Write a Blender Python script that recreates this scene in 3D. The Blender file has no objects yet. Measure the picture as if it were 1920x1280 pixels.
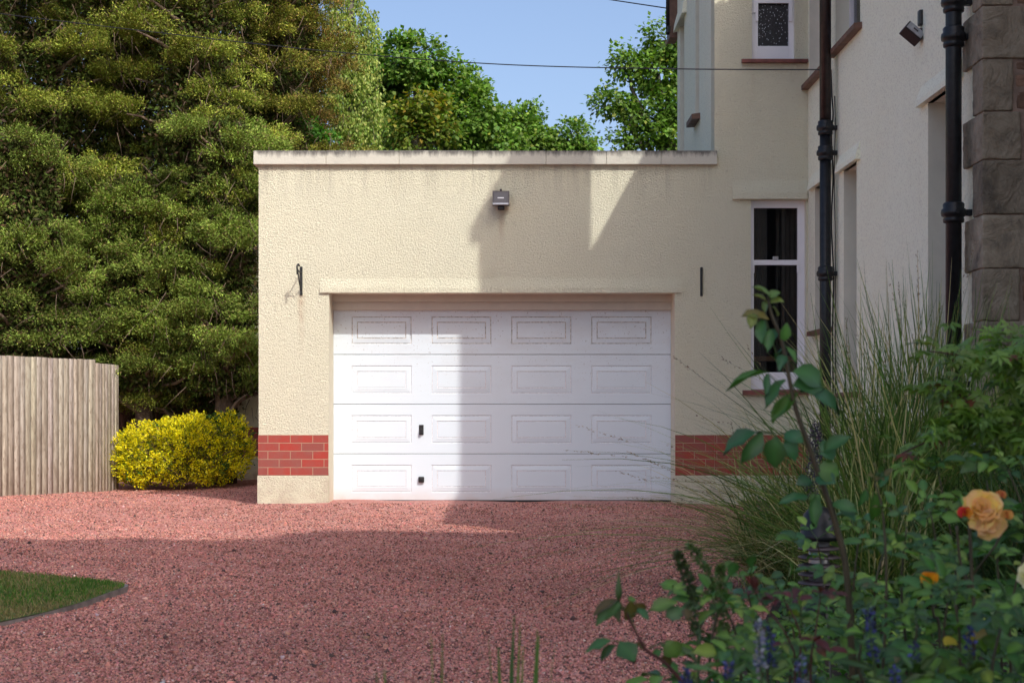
import bpy, bmesh, math, random
import numpy as np
from mathutils import Vector, Matrix
random.seed(7)
RNG = np.random.default_rng(11)
S = bpy.context.scene
C = S.collection
F = 2933.0; HZ = 763.0; CH = 1.05
D = 17.15            # distance of the garage front

def P(px, py, Y):
    return Vector(((px-960)/F*Y, Y, CH+(HZ-py)/F*Y))
def PX(px, Y): return (px-960)/F*Y
def PZ(py, Y): return CH+(HZ-py)/F*Y
def gz(x, y):
    """height of the driveway: it dips behind the left of the garage"""
    d = (x+5.0)**2/5.0+(y-21.6)**2/7.0
    return -0.12*math.exp(-d)

# ------------------------------------------------------------------ objects
def tag(o, label=None, cat=None, group=None, kind=None):
    if label: o['label'] = label
    if cat: o['category'] = cat
    if group: o['group'] = group
    if kind: o['kind'] = kind
    return o
def empty(name, loc, label, cat, group=None):
    o = bpy.data.objects.new(name, None); C.objects.link(o)
    o.location = loc; o.empty_display_size = .1
    return tag(o, label, cat, group)
def link(name, me, mat, parent=None):
    o = bpy.data.objects.new(name, me); C.objects.link(o)
    if mat is not None:
        for m in (mat if isinstance(mat, (list, tuple)) else [mat]): me.materials.append(m)
    if parent is not None:
        o.parent = parent
        # meshes are written in world coordinates
        base = parent; off = Vector((0, 0, 0))
        while base is not None:
            off += base.location; base = base.parent
        o.location = -off
    return o

class MB:
    def __init__(s): s.bm = bmesh.new()
    def box(s, x0, x1, y0, y1, z0, z1, bev=0, mi=0):
        r = bmesh.ops.create_cube(s.bm, size=1.0)
        vs = r['verts']
        for v in vs:
            v.co = Vector(((x0+x1)/2+v.co.x*(x1-x0), (y0+y1)/2+v.co.y*(y1-y0), (z0+z1)/2+v.co.z*(z1-z0)))
        fs = {f for v in vs for f in v.link_faces}
        for f in fs: f.material_index = mi
        if bev:
            es = list({e for v in vs for e in v.link_edges})
            bmesh.ops.bevel(s.bm, geom=es, offset=bev, segments=2, affect='EDGES', profile=.6)
        return s
    def poly(s, pts, mi=0):
        f = s.bm.faces.new([s.bm.verts.new(p) for p in pts]); f.material_index = mi; return s
    def hull_prism(s, prof, axis, a0, a1, mi=0):
        """prof = list of 2-D points; axis 'x': prof=(y,z); axis 'y': prof=(x,z)"""
        def q(a, p):
            return (a, p[0], p[1]) if axis == 'x' else ((p[0], a, p[1]) if axis == 'y' else (p[0], p[1], a))
        A = [s.bm.verts.new(q(a0, p)) for p in prof]; B = [s.bm.verts.new(q(a1, p)) for p in prof]
        n = len(prof)
        fs = [s.bm.faces.new(A), s.bm.faces.new(B[::-1])]
        for i in range(n):
            fs.append(s.bm.faces.new((A[i], B[i], B[(i+1) % n], A[(i+1) % n])))
        for f in fs: f.material_index = mi
        return s
    def tube(s, pts, rad, seg=8, mi=0, cap=True):
        pts = [Vector(p) for p in pts]
        if not isinstance(rad, (list, tuple)): rad = [rad]*len(pts)
        rings = []; up = None
        for i, p in enumerate(pts):
            t = (pts[min(i+1, len(pts)-1)]-pts[max(i-1, 0)]).normalized()
            if up is None:
                up = t.orthogonal().normalized()
            up = (up-t*up.dot(t))
            up = up.normalized() if up.length > 1e-5 else t.orthogonal().normalized()
            b = t.cross(up)
            rings.append([s.bm.verts.new(p+(up*math.cos(a)+b*math.sin(a))*rad[i]) for a in [2*math.pi*k/seg for k in range(seg)]])
        for i in range(len(rings)-1):
            for k in range(seg):
                f = s.bm.faces.new((rings[i][k], rings[i][(k+1) % seg], rings[i+1][(k+1) % seg], rings[i+1][k]))
                f.smooth = True; f.material_index = mi
        if cap:
            s.bm.faces.new(rings[0][::-1]).material_index = mi; s.bm.faces.new(rings[-1]).material_index = mi
        return s
    def lathe(s, prof, c, seg=24, mi=0):
        rings = [[s.bm.verts.new((c[0]+r*math.cos(2*math.pi*k/seg), c[1]+r*math.sin(2*math.pi*k/seg), c[2]+z)) for k in range(seg)] for r, z in prof]
        for i in range(len(rings)-1):
            for k in range(seg):
                f = s.bm.faces.new((rings[i][k], rings[i][(k+1) % seg], rings[i+1][(k+1) % seg], rings[i+1][k]))
                f.smooth = True; f.material_index = mi
        s.bm.faces.new(rings[0][::-1]); s.bm.faces.new(rings[-1])
        return s
    def build(s, name, mat, parent=None, fix=True):
        me = bpy.data.meshes.new(name)
        if fix: bmesh.ops.recalc_face_normals(s.bm, faces=s.bm.faces)
        s.bm.to_mesh(me); s.bm.free()
        return link(name, me, mat, parent)

def npmesh(name, verts, faces, cols=None, mat=None, parent=None, smooth=False):
    """verts (N,3), faces (M,k) all the same size"""
    me = bpy.data.meshes.new(name)
    verts = np.asarray(verts, np.float32); faces = np.asarray(faces, np.int32)
    n, k = len(faces), faces.shape[1]
    me.vertices.add(len(verts)); me.vertices.foreach_set('co', verts.ravel())
    me.loops.add(n*k); me.loops.foreach_set('vertex_index', faces.ravel())
    me.polygons.add(n); me.polygons.foreach_set('loop_start', np.arange(0, n*k, k, dtype=np.int32))
    if smooth: me.polygons.foreach_set('use_smooth', np.ones(n, bool))
    me.update(calc_edges=True)
    if cols is not None:
        ca = me.color_attributes.new('Col', 'FLOAT_COLOR', 'POINT')
        c4 = np.ones((len(verts), 4), np.float32); c4[:, :3] = cols
        ca.data.foreach_set('color', c4.ravel())
    return link(name, me, mat, parent)

def foliage(name, v, f, c, mat, parent, mb=None, mat2=None, smooth=False):
    """leaves plus the twigs they grow on, as one mesh with two materials"""
    if mb is None: return npmesh(name, v, f, c, mat, parent, smooth)
    mb.bm.verts.index_update()
    tv = np.array([q.co for q in mb.bm.verts], np.float32).reshape(-1, 3)
    tf = np.array([[q.index for q in g.verts] for g in mb.bm.faces if len(g.verts) == 4], np.int32).reshape(-1, 4); mb.bm.free()
    nf = len(f); o = npmesh(name, np.concatenate([v, tv]), np.concatenate([f, tf+len(v)]), np.concatenate([c, np.full((len(tv), 3), .1)]), [mat, mat2], parent, smooth)
    o.data.polygons.foreach_set('material_index', np.concatenate([np.zeros(nf, np.int32), np.ones(len(tf), np.int32)])); o.data.update()
    return o
def unit(a): return a/np.maximum(np.linalg.norm(a, axis=-1, keepdims=True), 1e-9)

LEAF4 = (np.array([[0, 0, 0], [.45, .5, .06], [1, 0, -.05], [.45, -.5, .06]], float), np.array([[0, 1, 2, 3]]))
# ovate leaf folded along the midrib, drooping at the tip: u along, v across, w up
_l = []
for u, h, d in ((0, 0, 0), (.22, .36, .02), (.5, .5, .0), (.78, .34, -.07), (1, .0, -.2)):
    _l += [[u, 0, d], [u, h, d+.1*(h > 0)], [u, -h, d+.1*(h > 0)]]
LEAFO = (np.array(_l, float), np.array([[0, 1, 4, 3], [0, 3, 5, 2], [3, 4, 7, 6], [3, 6, 8, 5], [6, 7, 10, 9], [6, 9, 11, 8], [9, 10, 13, 12], [9, 12, 14, 11]]))
# deeply cut palmate leaf
def palm(nl=7):
    v = []; f = []
    for i in range(nl):
        a = math.radians(-115+230*i/(nl-1)); L = 1-.42*abs(i-(nl-1)/2)/((nl-1)/2)
        ca, sa = math.cos(a), math.sin(a)
        def q(u, w, z): return [u*ca-w*sa, u*sa+w*ca, z]
        b = len(v)
        v += [[0, 0, 0], q(.5*L, .13, .03), q(L, 0, -.16*L), q(.5*L, -.13, .03), q(.5*L, 0, -.01)]
        f += [[b, b+4, b+2, b+1], [b, b+3, b+2, b+4]]
    return np.array(v, float), np.array(f)
PALM = palm(7)

def inst(tmpl, org, u, w, L, W, cols):
    """copies of a template: org (N,3), u dir (N,3), w approximate normal (N,3), L/W sizes, cols (N,3)"""
    T, Fc = tmpl
    N = len(org); u = unit(u); v = unit(np.cross(w, u)); w = np.cross(u, v)
    L = np.broadcast_to(np.asarray(L, float), (N,)); W = np.broadcast_to(np.asarray(W, float), (N,))
    V = (org[:, None]+T[None, :, 0:1]*(u*L[:, None])[:, None]+T[None, :, 1:2]*(v*W[:, None])[:, None]+T[None, :, 2:3]*(w*L[:, None])[:, None])
    k = len(T)
    if k > 6: V = V+RNG.normal(0, .028, V.shape)*L[:, None, None]
    FF = (Fc[None]+(np.arange(N)*k)[:, None, None]).reshape(-1, Fc.shape[1])
    CC = np.repeat(cols, k, axis=0)
    if T is LEAFO[0]: CC = np.clip(CC*np.tile(np.where(np.arange(k) % 3 == 0, 1.45, .88), N)[:, None], 0, .95)
    return V.reshape(-1, 3), FF, CC
def cat(parts):
    V = []; FF = []; CC = []; o = 0
    for v, f, c in parts:
        V.append(v); FF.append(f+o); CC.append(c); o += len(v)
    return np.concatenate(V), np.concatenate(FF), np.concatenate(CC)
def palette(n, cols, wts, jit=.18, rng=RNG):
    cols = np.array(cols, float); i = rng.choice(len(cols), n, p=np.array(wts)/sum(wts))
    return np.clip(cols[i]*(1+rng.normal(0, jit, (n, 1)))*(1+rng.normal(0, jit*.3, (n, 3))), .002, .95)
def rdir(n, rng=RNG): return unit(rng.normal(0, 1, (n, 3)))

# ------------------------------------------------------------------ materials
def newmat(name):
    m = bpy.data.materials.new(name); m.use_nodes = True
    nt = m.node_tree; b = nt.nodes['Principled BSDF']
    return m, nt, b
def N(nt, t, **kw):
    n = nt.nodes.new(t)
    for k, v in kw.items():
        if k.startswith('i_'):
            n.inputs[k[2:].replace('_', ' ')].default_value = v
        else: setattr(n, k, v)
    return n
def pos(nt, scale=(1, 1, 1)):
    g = N(nt, 'ShaderNodeNewGeometry'); mp = N(nt, 'ShaderNodeMapping')
    mp.inputs['Scale'].default_value = scale
    nt.links.new(g.outputs['Position'], mp.inputs['Vector'])
    return mp.outputs['Vector']
def ramp(nt, src, stops):
    r = N(nt, 'ShaderNodeValToRGB'); cr = r.color_ramp
    while len(cr.elements) < len(stops): cr.elements.new(.5)
    for e, (p, c) in zip(cr.elements, stops):
        e.position = p; e.color = (c[0], c[1], c[2], 1) if not isinstance(c, (int, float)) else (c, c, c, 1)
    nt.links.new(src, r.inputs['Fac']); return r.outputs['Color']
def mixc(nt, fac, a, b, mode='MIX'):
    m = N(nt, 'ShaderNodeMix', data_type='RGBA', blend_type=mode)
    for s, v in ((m.inputs[0], fac), (m.inputs[6], a), (m.inputs[7], b)):
        if isinstance(v, (int, float)): s.default_value = v
        elif isinstance(v, (tuple, list)): s.default_value = (v[0], v[1], v[2], 1)
        else: nt.links.new(v, s)
    return m.outputs[2]
def noise(nt, vec, scale, detail=3, rough=.55, dist=0):
    n = N(nt, 'ShaderNodeTexNoise'); n.inputs['Scale'].default_value = scale
    n.inputs['Detail'].default_value = detail; n.inputs['Roughness'].default_value = rough
    n.inputs['Distortion'].default_value = dist
    nt.links.new(vec, n.inputs['Vector']); return n.outputs['Fac']
def bump(nt, b, h, strength, dist, prev=None):
    n = N(nt, 'ShaderNodeBump'); n.inputs['Strength'].default_value = strength; n.inputs['Distance'].default_value = dist
    nt.links.new(h, n.inputs['Height'])
    if prev is not None: nt.links.new(prev, n.inputs['Normal'])
    nt.links.new(n.outputs['Normal'], b.inputs['Normal']); return n.outputs['Normal']

def simple(name, col, rough=.6, metal=0, spec=.5, var=.12, vs=8, bmp=0, bs=60, bd=.004):
    m, nt, b = newmat(name)
    b.inputs['Roughness'].default_value = rough; b.inputs['Metallic'].default_value = metal
    b.inputs['Specular IOR Level'].default_value = spec
    p = pos(nt)
    n = noise(nt, p, vs, 4)
    c = ramp(nt, n, [(.3, tuple(x*(1-var) for x in col)), (.7, tuple(min(1, x*(1+var)) for x in col))])
    nt.links.new(c, b.inputs['Base Color'])
    if bmp: bump(nt, b, noise(nt, p, bs, 3), bmp, bd)
    return m

def render_mat(name, col, grain=42, strength=1.0, dist=.012, speck=.25, stain=(.55, .42, .26), pebble=False):
    """painted roughcast / pebble-dash"""
    m, nt, b = newmat(name)
    b.inputs['Roughness'].default_value = .88; b.inputs['Specular IOR Level'].default_value = .25
    p = pos(nt)
    big = noise(nt, p, .9, 4, .6)
    c = mixc(nt, ramp(nt, big, [(.42, 0), (.75, .22)]), col, tuple(x*y for x, y in zip(col, (.95, .9, .80))))
    mid = noise(nt, p, 7, 3)
    c = mixc(nt, ramp(nt, mid, [(.35, .10), (.6, 0)]), c, tuple(x*.86 for x in col))
    # streaky weather marks
    ps = pos(nt, (3.2, 3.2, .55))
    st = noise(nt, ps, 1.6, 5, .7)
    c = mixc(nt, ramp(nt, st, [(.60, 0), (.78, .16)]), c, stain)
    if not pebble:
        gg = N(nt, 'ShaderNodeNewGeometry'); sz = N(nt, 'ShaderNodeSeparateXYZ'); nt.links.new(gg.outputs['Position'], sz.inputs[0])
        for (z0, z1, sc, col_, amt) in ((3.25, 3.74, (7, 7, .5), (.30, .27, .21), .5), (.42, -.02, (3, 3, 2.5), (.42, .24, .17), .75)):
            mr = N(nt, 'ShaderNodeMapRange'); nt.links.new(sz.outputs['Z'], mr.inputs[0])
            mr.inputs[1].default_value = min(z0, z1); mr.inputs[2].default_value = max(z0, z1); mr.inputs[3].default_value = 0 if z1 > z0 else amt; mr.inputs[4].default_value = amt if z1 > z0 else 0
            up = N(nt, 'ShaderNodeMath', operation='LESS_THAN'); up.inputs[1].default_value = 3.8; nt.links.new(sz.outputs['Z'], up.inputs[0])
            mu = N(nt, 'ShaderNodeMath', operation='MULTIPLY'); nt.links.new(mr.outputs[0], mu.inputs[0]); nt.links.new(ramp(nt, noise(nt, pos(nt, sc), 1.4, 5, .7), [(.45, 0), (.75, 1)]), mu.inputs[1])
            ux = N(nt, 'ShaderNodeMath', operation='LESS_THAN'); ux.inputs[1].default_value = 2.23 if z0 > 1 else 9; nt.links.new(sz.outputs['X'], ux.inputs[0])
            mv0 = N(nt, 'ShaderNodeMath', operation='MULTIPLY'); nt.links.new(mu.outputs[0], mv0.inputs[0]); nt.links.new(ux.outputs[0], mv0.inputs[1])
            mv = N(nt, 'ShaderNodeMath', operation='MULTIPLY'); nt.links.new(mv0.outputs[0], mv.inputs[0]); nt.links.new(up.outputs[0], mv.inputs[1])
            c = mixc(nt, mv.outputs[0], c, col_)
        # rust runs under the left bracket and the lamp
        for (cx, zt_, ln) in ((-2.31, 2.28, .75), (-.12, 3.2, .42)):
            d = N(nt, 'ShaderNodeMath', operation='SUBTRACT'); d.inputs[1].default_value = cx; nt.links.new(sz.outputs['X'], d.inputs[0])
            ab = N(nt, 'ShaderNodeMath', operation='ABSOLUTE'); nt.links.new(d.outputs[0], ab.inputs[0])
            a = N(nt, 'ShaderNodeMapRange'); a.inputs[1].default_value = .0; a.inputs[2].default_value = .055; a.inputs[3].default_value = .55; a.inputs[4].default_value = 0; nt.links.new(ab.outputs[0], a.inputs[0])
            b2 = N(nt, 'ShaderNodeMapRange'); b2.inputs[1].default_value = zt_-ln; b2.inputs[2].default_value = zt_; b2.inputs[3].default_value = 0; b2.inputs[4].default_value = 1; nt.links.new(sz.outputs['Z'], b2.inputs[0])
            b3 = N(nt, 'ShaderNodeMath', operation='LESS_THAN'); b3.inputs[1].default_value = zt_; nt.links.new(sz.outputs['Z'], b3.inputs[0])
            m1 = N(nt, 'ShaderNodeMath', operation='MULTIPLY'); nt.links.new(a.outputs[0], m1.inputs[0]); nt.links.new(b2.outputs[0], m1.inputs[1])
            m2 = N(nt, 'ShaderNodeMath', operation='MULTIPLY'); nt.links.new(m1.outputs[0], m2.inputs[0]); nt.links.new(b3.outputs[0], m2.inputs[1])
            m3 = N(nt, 'ShaderNodeMath', operation='MULTIPLY'); nt.links.new(m2.outputs[0], m3.inputs[0]); nt.links.new(ramp(nt, noise(nt, p, 9, 4), [(.35, .2), (.65, 1)]), m3.inputs[1])
            c = mixc(nt, m3.outputs[0], c, (.50, .30, .16))
    # pits
    pt = noise(nt, p, 30, 2, .6)
    c = mixc(nt, ramp(nt, pt, [(.66, 0), (.76, speck)]), c, (.30, .25, .17))
    if pebble:
        v2 = N(nt, 'ShaderNodeTexVoronoi'); v2.inputs['Scale'].default_value = 75
        nt.links.new(p, v2.inputs['Vector'])
        sep = N(nt, 'ShaderNodeSeparateColor'); nt.links.new(v2.outputs['Color'], sep.inputs[0])
        c = mixc(nt, ramp(nt, sep.outputs[0], [(.0, .34), (.3, 0), (.7, 0), (1, .0)]), c, (.45, .42, .34))
    nt.links.new(c, b.inputs['Base Color'])
    h1 = noise(nt, p, grain*.8, 5, .72, 1.1)
    v = N(nt, 'ShaderNodeTexVoronoi'); v.inputs['Scale'].default_value = grain*.8
    nt.links.new(p, v.inputs['Vector'])
    h = N(nt, 'ShaderNodeMath', operation='SUBTRACT'); nt.links.new(h1, h.inputs[0])
    h2 = N(nt, 'ShaderNodeMath', operation='MULTIPLY'); h2.inputs[1].default_value = .3
    nt.links.new(v.outputs['Distance'], h2.inputs[0]); nt.links.new(h2.outputs[0], h.inputs[1])
    n1 = bump(nt, b, noise(nt, p, 14, 3), .3, .012)
    bump(nt, b, h.outputs[0], strength, dist, n1)
    return m

M = {}
M['render_cream'] = render_mat('cream_roughcast', (.87, .845, .655), grain=70, strength=1.0, dist=.03)
M['render_side'] = render_mat('pale_pebbledash', (.93, .94, .76), grain=85, strength=.8, dist=.009, speck=.3, pebble=True)
M['render_left'] = render_mat('white_pebbledash', (.90, .89, .72), grain=60, strength=.9, dist=.010, speck=.3, pebble=True)
M['reveal'] = simple('smooth_painted_reveal', (.70, .68, .56), .75, var=.05, bmp=.2, bs=40)
M['reveal_warm'] = simple('cream_painted_reveal', (.70, .65, .50), .7, var=.06, bmp=.2, bs=40)
M['frame'] = simple('white_painted_timber', (.80, .80, .84), .45, var=.04, vs=3, bmp=.1, bs=90)
M['door_white'] = None
M['head'] = simple('cream_head_board', (.58, .55, .48), .55, var=.05)
M['sill'] = simple('brown_painted_sill', (.15, .075, .05), .6, var=.35, vs=9, bmp=.3, bs=50)
M['sill_red'] = simple('red_painted_sill', (.17, .05, .04), .5, var=.4, vs=9, bmp=.25, bs=50)
M['iron'] = simple('black_painted_iron', (.010, .011, .014), .40, 0, .4, var=.5, vs=20, bmp=.15, bs=35)
M['iron_brown'] = simple('brown_iron', (.028, .017, .015), .35, 0, .5, var=.4, vs=20, bmp=.15, bs=35)
M['iron_matt'] = simple('rough_black_iron', (.02, .022, .022), .6, var=.5, vs=30, bmp=.3, bs=90)
M['plastic'] = simple('black_plastic', (.014, .014, .016), .4, var=.2)
M['lampgrey'] = simple('weathered_dark_housing', (.06, .045, .05), .45, var=.3, vs=30)
M['silver'] = simple('dull_reflector', (.42, .42, .45), .3, .6, var=.2, vs=30)
M['lens'] = simple('dark_lamp_glass', (.045, .04, .05), .08, 0, .6, var=.2)
M['cable'] = simple('black_cable', (.012, .012, .014), .6, var=.1)
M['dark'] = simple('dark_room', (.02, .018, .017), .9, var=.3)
M['reflection_strip'] = simple('grey_brown_reflection', (.17, .155, .14), .9, var=.25, vs=5)
M['woodin'] = simple('inner_ledge', (.30, .18, .10), .5, var=.2)
M['slate'] = simple('grey_slate', (.10, .10, .115), .6, var=.3, vs=6, bmp=.4, bs=12)
M['felt'] = simple('roof_felt', (.07, .07, .07), .9, var=.3)
M['soil'] = simple('bed_soil', (.045, .030, .020), .95, var=.5, vs=14, bmp=.8, bs=30, bd=.02)
M['curb'] = simple('edging_stone', (.26, .23, .21), .85, var=.35, vs=12, bmp=.5, bs=30)
M['bark'] = simple('tree_bark', (.095, .062, .042), .9, var=.45, vs=10, bmp=.9, bs=18, bd=.03)
M['twig'] = simple('dry_twig', (.17, .12, .085), .9, var=.3, vs=6)
M['bark_grey'] = simple('grey_bark', (.13, .115, .095), .9, var=.4, vs=8, bmp=.8, bs=18, bd=.03)
M['stem'] = simple('rose_stem', (.055, .045, .022), .5, var=.4, vs=20)
M['stem_red'] = simple('red_stem', (.075, .02, .018), .5, var=.3, vs=20)
M['stem_green'] = simple('green_stem', (.05, .10, .025), .5, var=.3, vs=20)

def glass_mat():
    m, nt, b = newmat('window_glass')
    b.inputs['Base Color'].default_value = (.006, .006, .007, 1); b.inputs['Roughness'].default_value = .02
    b.inputs['Specular IOR Level'].default_value = .6
    b.inputs['Alpha'].default_value = .38
    bump(nt, b, noise(nt, pos(nt), 2.2, 2), .05, .01)
    return m
M['glass'] = glass_mat()
def obscured():
    m, nt, b = newmat('patterned_glass')
    p = pos(nt, (1, 1, .55))
    v = N(nt, 'ShaderNodeTexVoronoi'); v.inputs['Scale'].default_value = 60
    nt.links.new(p, v.inputs['Vector'])
    c = ramp(nt, v.outputs['Distance'], [(.16, (.40, .42, .48)), (.32, (.022, .022, .026))])
    sep = N(nt, 'ShaderNodeSeparateColor'); nt.links.new(v.outputs['Color'], sep.inputs[0])
    c2 = mixc(nt, ramp(nt, sep.outputs[0], [(.35, 1), (.4, 0)]), c, (.024, .024, .03))
    nt.links.new(c2, b.inputs['Base Color']); b.inputs['Roughness'].default_value = .22
    bump(nt, b, v.outputs['Distance'], .4, .004)
    return m
M['obscured'] = obscured()

def door_mat():
    m, nt, b = newmat('white_door_paint')
    b.inputs['Roughness'].default_value = .38
    p = pos(nt); base = (.68, .76, .82)
    # fine wood-grain embossing
    pg = pos(nt, (3, 1, 70)); g = noise(nt, pg, 5, 3)
    # dirt: specks, denser towards the top panel
    sp = noise(nt, p, 55, 2, .5)
    gpos = N(nt, 'ShaderNodeNewGeometry'); sx = N(nt, 'ShaderNodeSeparateXYZ'); nt.links.new(gpos.outputs['Position'], sx.inputs[0])
    mr = N(nt, 'ShaderNodeMapRange'); mr.inputs[1].default_value = .9; mr.inputs[2].default_value = 2.2; mr.inputs[3].default_value = 0; mr.inputs[4].default_value = 1
    nt.links.new(sx.outputs['Z'], mr.inputs[0])
    a = ramp(nt, sp, [(.665, 0), (.72, .65)])
    mu = N(nt, 'ShaderNodeMath', operation='MULTIPLY'); nt.links.new(a, mu.inputs[0]); nt.links.new(mr.outputs[0], mu.inputs[1])
    haze = noise(nt, pos(nt, (1, 1, 2.5)), 2.4, 5, .65)
    hz = ramp(nt, haze, [(.42, 0), (.75, .32)])
    mu2 = N(nt, 'ShaderNodeMath', operation='MULTIPLY'); nt.links.new(hz, mu2.inputs[0]); nt.links.new(mr.outputs[0], mu2.inputs[1])
    c = mixc(nt, mu2.outputs[0], base, (.50, .46, .42))
    c = mixc(nt, mu.outputs[0], c, (.20, .15, .11))
    lo = N(nt, 'ShaderNodeMapRange'); lo.inputs[1].default_value = .16; lo.inputs[2].default_value = 0; lo.inputs[3].default_value = 0; lo.inputs[4].default_value = .75
    nt.links.new(sx.outputs['Z'], lo.inputs[0])
    mu3 = N(nt, 'ShaderNodeMath', operation='MULTIPLY'); nt.links.new(lo.outputs[0], mu3.inputs[0]); nt.links.new(noise(nt, p, 6, 4), mu3.inputs[1])
    c = mixc(nt, mu3.outputs[0], c, (.55, .40, .32))
    nt.links.new(c, b.inputs['Base Color'])
    bump(nt, b, g, .12, .002)
    return m
M['door_white'] = door_mat()
M['groove'] = simple('dirt_line', (.72, .72, .75), .6, var=.2, vs=60)
M['groove_dirty'] = simple('dirty_line', (.53, .50, .47), .8, var=.6, vs=40)

def coping_mat():
    m, nt, b = newmat('weathered_coping')
    b.inputs['Roughness'].default_value = .85
    p = pos(nt)
    g = N(nt, 'ShaderNodeNewGeometry'); sx = N(nt, 'ShaderNodeSeparateXYZ'); nt.links.new(g.outputs['Position'], sx.inputs[0])
    mr = N(nt, 'ShaderNodeMapRange'); mr.inputs[1].default_value = 3.72; mr.inputs[2].default_value = 3.86; mr.inputs[3].default_value = -.24; mr.inputs[4].default_value = .40
    nt.links.new(sx.outputs['Z'], mr.inputs[0])
    n = noise(nt, pos(nt, (1, 1, .35)), 9, 6, .72)
    ad = N(nt, 'ShaderNodeMath', operation='ADD'); nt.links.new(n, ad.inputs[0]); nt.links.new(mr.outputs[0], ad.inputs[1])
    base = mixc(nt, ramp(nt, noise(nt, p, 3, 4), [(.35, 0), (.7, .4)]), (.56, .545, .47), (.42, .41, .35))
    c = mixc(nt, ramp(nt, ad.outputs[0], [(.55, 0), (.82, .9)]), base, (.085, .08, .075))
    nt.links.new(c, b.inputs['Base Color'])
    bump(nt, b, noise(nt, p, 35, 4), .5, .008)
    return m
M['coping'] = coping_mat()

def brick_mat():
    m, nt, b = newmat('red_painted_brick')
    b.inputs['Roughness'].default_value = .5
    g = N(nt, 'ShaderNodeNewGeometry'); sx = N(nt, 'ShaderNodeSeparateXYZ'); nt.links.new(g.outputs['Position'], sx.inputs[0])
    cx = N(nt, 'ShaderNodeMath', operation='ADD'); nt.links.new(sx.outputs['X'], cx.inputs[0]); nt.links.new(sx.outputs['Y'], cx.inputs[1])
    cb = N(nt, 'ShaderNodeCombineXYZ'); nt.links.new(cx.outputs[0], cb.inputs[0]); nt.links.new(sx.outputs['Z'], cb.inputs[1])
    ad = N(nt, 'ShaderNodeVectorMath', operation='ADD'); ad.inputs[1].default_value = (40.02, -0.302+4.45, 0)
    nt.links.new(cb.outputs[0], ad.inputs[0])
    t = N(nt, 'ShaderNodeTexBrick'); nt.links.new(ad.outputs[0], t.inputs['Vector'])
    t.inputs['Scale'].default_value = 1; t.inputs['Brick Width'].default_value = .246; t.inputs['Row Height'].default_value = .089
    t.inputs['Mortar Size'].default_value = .0038; t.inputs['Mortar Smooth'].default_value = .2
    t.inputs['Color1'].default_value = (.36, .036, .022, 1); t.inputs['Color2'].default_value = (.25, .062, .048, 1)
    t.inputs['Mortar'].default_value = (.42, .30, .20, 1); t.inputs['Bias'].default_value = -.15
    nn = noise(nt, pos(nt), 8, 5, .7)
    c = mixc(nt, ramp(nt, nn, [(.4, 0), (.75, .6)]), t.outputs['Color'], (.22, .10, .08))
    nt.links.new(c, b.inputs['Base Color'])
    inv = N(nt, 'ShaderNodeMath', operation='SUBTRACT'); inv.inputs[0].default_value = 1; nt.links.new(t.outputs['Fac'], inv.inputs[1])
    n1 = bump(nt, b, inv.outputs[0], .6, .008)
    bump(nt, b, noise(nt, pos(nt), 60, 3), .25, .003, n1)
    return m
M['brick'] = brick_mat()

def stone_mat(name, c1, c2, c3):
    m, nt, b = newmat(name)
    b.inputs['Roughness'].default_value = .85; b.inputs['Specular IOR Level'].default_value = .3
    oi = N(nt, 'ShaderNodeObjectInfo')
    p = pos(nt)
    va = N(nt, 'ShaderNodeVectorMath', operation='ADD'); nt.links.new(p, va.inputs[0])
    sc = N(nt, 'ShaderNodeVectorMath', operation='SCALE'); sc.inputs[3].default_value = 7.3
    nt.links.new(oi.outputs['Random'], sc.inputs[0]); nt.links.new(sc.outputs[0], va.inputs[1])
    q = va.outputs[0]
    n = noise(nt, q, 5, 7, .68, .5)
    c = ramp(nt, n, [(.3, c1), (.5, c2), (.72, c3)])
    c = mixc(nt, ramp(nt, noise(nt, q, 26, 4, .7), [(.62, 0), (.75, .45)]), c, tuple(x*1.9 for x in c2))
    hv = N(nt, 'ShaderNodeHueSaturation'); nt.links.new(c, hv.inputs['Color'])
    rr = N(nt, 'ShaderNodeMapRange'); rr.inputs[3].default_value = .72; rr.inputs[4].default_value = 1.25; nt.links.new(oi.outputs['Random'], rr.inputs[0])
    nt.links.new(rr.outputs[0], hv.inputs['Value'])
    nt.links.new(hv.outputs[0], b.inputs['Base Color'])
    n1 = bump(nt, b, noise(nt, q, 6, 6, .65, .8), 1.0, .05)
    bump(nt, b, noise(nt, q, 45, 4), .5, .006, n1)
    return m
M['stone'] = stone_mat('quoin_sandstone', (.12, .105, .085), (.29, .245, .18), (.42, .365, .28))
M['stone_red'] = stone_mat('red_rubble_sandstone', (.10, .07, .05), (.21, .125, .085), (.29, .19, .13))
M['mortar'] = simple('pink_mortar', (.26, .19, .15), .95, var=.25, vs=12, bmp=.6, bs=50)

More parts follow.
